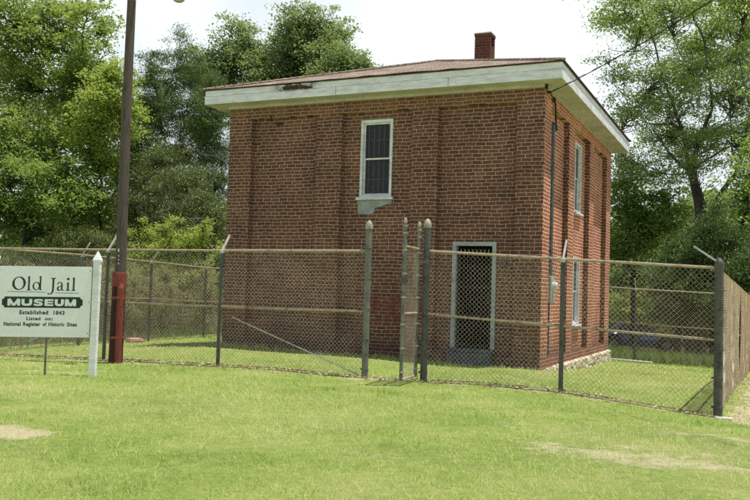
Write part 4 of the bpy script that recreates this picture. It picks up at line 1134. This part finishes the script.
# left: big sunny hardwood, lighter sapling, shaded trees behind
crown_tree('hardwood_tree','tall broadleaf tree with sunny yellow green leaves at the far left', (22,335), [(15,25,50,45),(62,30,38,34),(88,12,24,14),(20,85,45,40),(72,82,34,30),(-35,60,45,80),(8,140,40,36),(50,150,30,28),(86,60,22,26),(98,30,12,10)], 9.0,'bright',leaf=.15,clumps=720,per=80,cr=.42,trunk_r=.2,fork=(28,190),dz=2.6)
crown_tree('hardwood_tree','dense mid green tree low down at the left edge behind the sign', (10,335), [(12,180,40,34),(58,190,34,34),(28,222,42,24),(85,205,22,26),(-20,200,40,50)], 7.2,'mid',leaf=.13,clumps=420,per=72,cr=.36,trunk_r=.12,fork=(25,240),dz=1.8)
crown_tree('young_tree','slender lime green young tree left of the utility pole', (98,330), [(100,105,24,24),(112,78,16,16),(88,135,24,20),(118,120,16,26),(100,165,20,18),(75,118,16,16)], 8.4,'lime',leaf=.13,clumps=330,per=62,cr=.32,trunk_r=.07,fork=(98,190),dz=1.4)
crown_tree('hardwood_tree','shaded dark tree filling in behind the lime green young tree', (70,330), [(70,120,60,60),(120,165,40,60),(30,160,60,70),(110,220,50,40),(50,230,60,40)], 17.0,'dark',leaf=.19,clumps=420,per=65,cr=.6,trunk_r=.2,fork=(70,220),dz=2.5)
G2 = 'dark cedar trees left of the building'
def cedar(label, base, lobes, Y, kind='juniper', clumps=300, per=105, fork=None, dead=0, name='cedar_tree', cr=.34):
    t = crown_tree(name,label,base,lobes,Y,kind,leaf=.115,clumps=clumps,per=per,cr=cr,trunk_r=.13,fork=fork,dz=1.5,aspect=.27,up=.05,flat=.55,bark='barkgrey' if dead else 'bark',twig=.35)
    if dead:
        for k in range(dead):
            wood = MB(); px,py = fork[0]+rng.normal(0,14),fork[1]+rng.uniform(-45,45); p = at(px,py,Y-.6); e = p+np.array([rng.normal(0,.9),rng.uniform(-1.3,-.5),rng.normal(.1,.4)])
            P = limb(wood,p,e,.028,.008,7,.12,5)
            for q in range(4):
                s_ = P[int(rng.integers(2,7))]; limb(wood,s_,s_+rng.normal(0,.42,3),.012,.004,5,.14,4)
            o = obj('dead_branch',wood,M['deadwood'],t); o['label'] = 'bare grey dead branch'
    return t
cedar('tallest dark cedar with a pointed top between pole and building',(182,335),[(180,38,9,12),(180,60,19,18),(195,82,22,18),(168,88,22,18),(182,112,32,22),(204,112,20,22),(158,122,22,22),(184,145,38,22),(182,180,44,26),(160,175,26,26)],14.5,clumps=560,fork=(182,190),dead=5)
cedar('shorter dark cedar close behind the right side of the utility pole',(150,335),[(151,60,8,12),(150,80,14,18),(144,105,20,20),(156,115,14,18),(138,138,22,20),(128,165,26,26)],12.5,clumps=280,fork=(148,190))
cedar('cedar with bare grey branches against the left wall corner',(214,335),[(211,88,13,13),(218,112,15,18),(205,130,16,18),(216,150,18,22),(218,185,16,26)],11.5,clumps=230,fork=(214,190),dead=14)
cedar('low wide olive cedar with feathery sprays behind the lime shrub',(168,335),[(164,158,28,16),(142,178,22,18),(186,182,26,16),(160,200,34,18),(190,212,30,16),(135,212,22,22),(165,230,40,16)],9.5,'olive',clumps=380,per=110,fork=(168,240),dead=8,name='spreading_cedar')
cedar('low olive cedar just left of the brick corner',(206,335),[(206,206,20,14),(214,226,18,16),(196,232,20,14)],8.6,'olive',clumps=120,fork=(205,250),dead=4,name='spreading_cedar')
# behind the roof
crown_tree('hardwood_tree','background tree with two rounded tops above the left roof edge', (235,330), [(240,40,20,26),(228,62,26,26),(255,72,30,26),(212,82,22,26),(245,105,40,20),(196,66,16,20),(222,78,20,20),(268,88,28,18),(280,72,14,18)], 31,'oak',leaf=.2,clumps=620,per=62,cr=.62,trunk_r=.22,fork=(238,120),dz=3)
crown_tree('hardwood_tree','tallest background tree rising above the middle of the roof', (305,330), [(302,24,22,22),(292,50,24,24),(318,45,24,30),(335,38,14,24),(310,80,40,22),(280,85,24,20),(272,66,14,16),(328,56,18,22)], 33,'oak',leaf=.21,clumps=640,per=62,cr=.62,trunk_r=.24,fork=(305,110),dz=3)
crown_tree('hardwood_tree','background tree sloping down to the right behind the roof', (345,330), [(345,62,18,16),(358,68,14,10),(330,78,30,14),(367,74,10,6),(340,95,30,16)], 30,'oak',leaf=.19,clumps=300,per=66,cr=.5,trunk_r=.2,fork=(345,120),dz=2.5)
# right
crown_tree('pecan_tree','tall open pecan tree with dark forked limbs right of the building', (703,340),
  [(640,30,30,26),(612,24,18,12),(672,12,34,20),(715,28,34,28),(752,30,34,40),(655,85,32,26),(690,70,30,24),(735,90,36,28),(632,112,24,20),(668,132,32,22),(712,130,34,22),(755,140,34,34),(625,160,18,18),(650,175,26,20),(694,168,26,16),(606,60,10,8),(670,105,34,18),(700,50,26,20),(625,80,16,14),(690,150,40,14),(625,12,30,14),(735,62,34,16),(745,5,30,20),(640,-15,60,20),(720,-15,60,20)],
  22.0,'pecan',leaf=.125,clumps=1080,per=78,cr=.5,trunk_r=.22,fork=(697,232),bark='barkgrey',dz=3.6,twig=.8,flat=.5,
  limbs_extra=[((697,238,22),(688,165,22),.18,.12),((688,165,22),(672,100,22.3),.10,.06),((672,100,22.3),(650,30,22),.06,.03),((650,30,22),(640,-20,22),.05,.02),((690,172,22),(712,110,21.6),.10,.06),((712,110,21.6),(705,45,21),.06,.03),((705,45,21),(690,5,21),.05,.02),((697,238,22),(735,175,21.5),.12,.085),((735,175,21.5),(752,110,21.3),.085,.05),((752,110,21.3),(738,50,21),.06,.03),((680,130,22),(640,120,22),.06,.02),((690,172,22),(652,128,22),.07,.02)])
crown_tree('hardwood_tree','leaning dark tree at the right edge behind the corner post', (742,340), [(748,200,26,24),(738,228,24,20),(765,170,26,40),(770,240,26,40)], 17,'mid',leaf=.16,clumps=170,per=52,cr=.42,trunk_r=.17,fork=(740,235),dz=2)
crown_tree('hardwood_tree','dark green tree just right of the building behind the fence', (632,345), [(622,185,18,30),(640,205,24,26),(628,235,26,26),(655,228,22,26),(622,262,18,20),(668,205,20,22)], 24,'mid',leaf=.16,clumps=250,per=62,cr=.46,trunk_r=.16,fork=(634,270),dz=2.2)
crown_tree('hardwood_tree','shadowy tree behind the right cedar', (690,345), [(690,215,34,26),(725,225,34,30),(665,250,30,28),(705,262,40,26),(745,262,34,34),(648,268,20,20)], 29,'oak',leaf=.2,clumps=260,per=60,cr=.55,trunk_r=.2,fork=(690,280),dz=2.5)
cedar('pointed dark green cedar beyond the right fence corner',(714,345),[(716,212,9,12),(714,232,18,16),(728,245,18,14),(700,250,20,16),(714,266,30,18),(692,280,26,18),(736,275,24,20),(712,300,40,20),(690,312,30,16),(735,312,24,20)],14.5,clumps=560,fork=(714,280))
cedar('smaller cedar left of the pointed one beyond the far fence',(678,345),[(680,246,12,12),(676,266,18,16),(668,288,20,16),(684,296,20,18),(668,312,18,12)],15.5,clumps=230,fork=(680,300),dead=4)
cedar('cedar partly cut off at the right edge behind the side fence',(752,345),[(752,246,14,16),(748,270,20,18),(762,290,22,24),(748,310,18,18)],14.0,clumps=210,fork=(752,290))

G3 = 'shrubs along the fence'
crown_tree('shrub','bright lime shrub with upright shoots behind the pole', (165,335), [(136,252,11,10),(150,240,10,13),(160,250,14,12),(171,234,8,14),(186,246,11,12),(203,238,9,14),(215,250,8,10),(165,268,32,14),(200,268,18,15),(140,276,18,13),(186,284,22,13),(144,228,3,9),(156,231,3,9),(174,221,3,10),(192,232,3,9),(206,225,3,9),(128,240,3,9)], 6.6,'lime',leaf=.085,clumps=330,per=44,cr=.19,trunk_r=.03,dz=1.0,cat='shrub',part='foliage',tpart='stem')
crown_tree('shrub','rounded olive shrub behind the sign post', (85,335), [(75,240,22,12),(97,242,18,12),(85,258,32,14)], 7.0,'olive',leaf=.07,clumps=190,per=70,cr=.22,trunk_r=.03,dz=1.0,cat='shrub',part='foliage',tpart='stem',aspect=.35)
crown_tree('shrub','shaded leafy shrub behind the sign board at far left', (30,335), [(15,262,26,18),(45,258,22,18),(25,290,36,26),(60,285,22,26)], 6.0,'mid',leaf=.09,clumps=200,per=55,cr=.26,trunk_r=.03,dz=1.0,cat='shrub',part='foliage',tpart='stem')
for i,(px,Y,lab) in enumerate(((128,4.2,'brown twiggy brush just right of the red pole foot'),(162,5.0,'brown twiggy brush between the two far fence posts'),(198,6.2,'brown twiggy brush against the building corner'),(95,3.2,'brown twiggy brush behind the right sign post'),(20,2.6,'brown twiggy brush under the left end of the sign'))):
    crown_tree('brush', lab, (px,338), [(px-8,290,13,20),(px+9,296,13,22),(px,318,18,16),(px+3,272,12,10)], Y,'brush',leaf=.065,clumps=150,per=52,cr=.24,trunk_r=.025,dz=1.2,cat='brush',part='foliage',tpart='stem',bark='barkgrey',twig=1.0,aspect=.3,up=.1)
crown_tree('shrub','bright yellow green bush behind the blue car', (634,345), [(622,300,14,18),(640,302,16,18),(630,318,22,14),(652,312,12,14),(630,284,12,8)], 37,'lime',leaf=.17,clumps=170,per=55,cr=.45,trunk_r=.05,dz=1.8,cat='shrub',part='foliage',tpart='stem')
crown_tree('shrub','grey green shrub above the car at the building edge', (640,345), [(618,278,12,16),(636,272,16,12),(655,284,14,14)], 27,'oak',leaf=.14,clumps=130,per=50,cr=.4,trunk_r=.05,dz=1.6,cat='shrub',part='foliage',tpart='stem')
crown_tree('brush','dark brown brush under the right cedars', (700,345), [(672,325,20,16),(700,322,22,20),(730,320,22,22),(690,300,30,14)], 16.5,'brush',leaf=.09,clumps=170,per=50,cr=.3,trunk_r=.03,dz=1.6,cat='brush',part='foliage',tpart='stem',twig=1.0,aspect=.3)

def woods():
    n = 120000; x = rng.uniform(-95,75,n); y = np.clip(50+rng.normal(0,4,n),43,62)+.002*(x+10)**2
    top = 6+5*vnoise(x,x*0,7,61)+2.5*vnoise(x,x*0,2,62); h = top*rng.random(n)**.8
    C = np.stack([x,y-np.clip(h*.2,0,2),gz(x,y)+h],1)
    V,F,T = leaf_arrays(C,rng.uniform(.45,.9,n),np.clip(-.15+vnoise(x,h,1.5,63)+rng.normal(0,.15,n),0,1),up=.4)
    tag(np_mesh('distant_woods',V,F,LEAF['dark'],None,{'tint':T}),'dark far off wood closing the view behind the trees','woods',kind='stuff')
woods()
def weeds():
    n = 26000; k = rng.random(n)
    x = np.where(k < .07, rng.uniform(-16,-10.9,n), rng.uniform(-11,4,n)); y = np.where(k < .07, rng.uniform(-3,12,n), 9.4+rng.exponential(2.0,n))
    ht = rng.uniform(.10,.42,n); a = rng.uniform(0,6.28,n); z = gz(x,y); V = np.empty((n,3,3)); w = .016
    V[:,0] = np.stack([x-np.cos(a)*w,y-np.sin(a)*w,z-.01],1); V[:,1] = np.stack([x+np.cos(a)*w,y+np.sin(a)*w,z-.01],1)
    V[:,2] = np.stack([x+rng.normal(0,.5,n)*ht,y+rng.normal(0,.5,n)*ht,z+ht],1)
    tag(np_mesh('weeds',V.reshape(-1,3),np.arange(3*n).reshape(n,3),LEAF['dark'],None,{'tint':np.repeat(np.clip(rng.normal(.4,.3,n),0,1),3)}),'rough weeds growing beyond the far and left fences','weeds',kind='stuff')  # dark leaf colour also paints the tree shade onto the weeds
weeds()

# ------------------------------------------------------------------ light and sky
SUN = np.array([.2415,.086,1.0]); SUN /= np.linalg.norm(SUN)
EL = math.asin(SUN[2]); AZ = math.atan2(SUN[0],SUN[1])
sl = bpy.data.lights.new('sun','SUN'); sl.energy = 5.0; sl.angle = math.radians(.53); sl.color = (1,.955,.87)
so = bpy.data.objects.new('sun',sl); COL.objects.link(so)
from mathutils import Vector, Matrix
so.rotation_euler = Vector(SUN).to_track_quat('Z','Y').to_euler(); so.location = (10,5,40)

w = bpy.data.worlds.new('World'); SC.world = w; w.use_nodes = True; nt = w.node_tree; nt.nodes.clear()
out = nt.nodes.new('ShaderNodeOutputWorld'); bg = nt.nodes.new('ShaderNodeBackground'); nt.links.new(bg.outputs[0],out.inputs[0])
sky = nt.nodes.new('ShaderNodeTexSky'); sky.sky_type = 'NISHITA'; sky.sun_disc = False; sky.sun_elevation = EL; sky.sun_rotation = AZ
sky.dust_density = .7; sky.air_density = 1.0; sky.ozone_density = 1.0; sky.altitude = 100
tc = nt.nodes.new('ShaderNodeTexCoord')
sp = N(nt,'ShaderNodeSeparateXYZ'); nt.links.new(tc.outputs['Generated'],sp.inputs[0])
cl = noise_n(nt,tc.outputs['Generated'],2.2,6,.55)
# bright haze and thin cloud, denser toward the horizon
hz = math_n(nt,'SUBTRACT',1.0,step_n(nt,sp.outputs[2],.34,.44))
cf = math_n(nt,'MULTIPLY',hz,math_n(nt,'ADD',.72,math_n(nt,'MULTIPLY',step_n(nt,cl,.4,.6),.28)))
nt.links.new(mix_n(nt,cf,sky.outputs[0],(20.6,22.4,23.0,1)),bg.inputs[0]); bg.inputs[1].default_value = .055

cd_ = bpy.data.cameras.new('camera'); cd_.sensor_width = 36; cd_.lens = FPX/750*36; cd_.clip_end = 2000; cd_.clip_start = .05
co_ = bpy.data.objects.new('camera',cd_); COL.objects.link(co_)
co_.matrix_world = Matrix(((AX_R[0],AX_U[0],-AX_F[0],CAM[0]),(AX_R[1],AX_U[1],-AX_F[1],CAM[1]),(AX_R[2],AX_U[2],-AX_F[2],CAM[2]),(0,0,0,1)))
SC.camera = co_
SC.view_settings.view_transform = 'Standard'; SC.view_settings.look = 'None'; SC.view_settings.exposure = 0
SC.render.engine = 'CYCLES'; SC.cycles.max_bounces = 6; SC.cycles.transparent_max_bounces = 12
SC.cycles.use_denoising = False; SC.cycles.denoiser = 'OPENIMAGEDENOISE'; SC.cycles.denoising_input_passes = 'RGB_ALBEDO_NORMAL'; SC.cycles.denoising_prefilter = 'ACCURATE'; SC.cycles.sample_clamp_indirect = 4
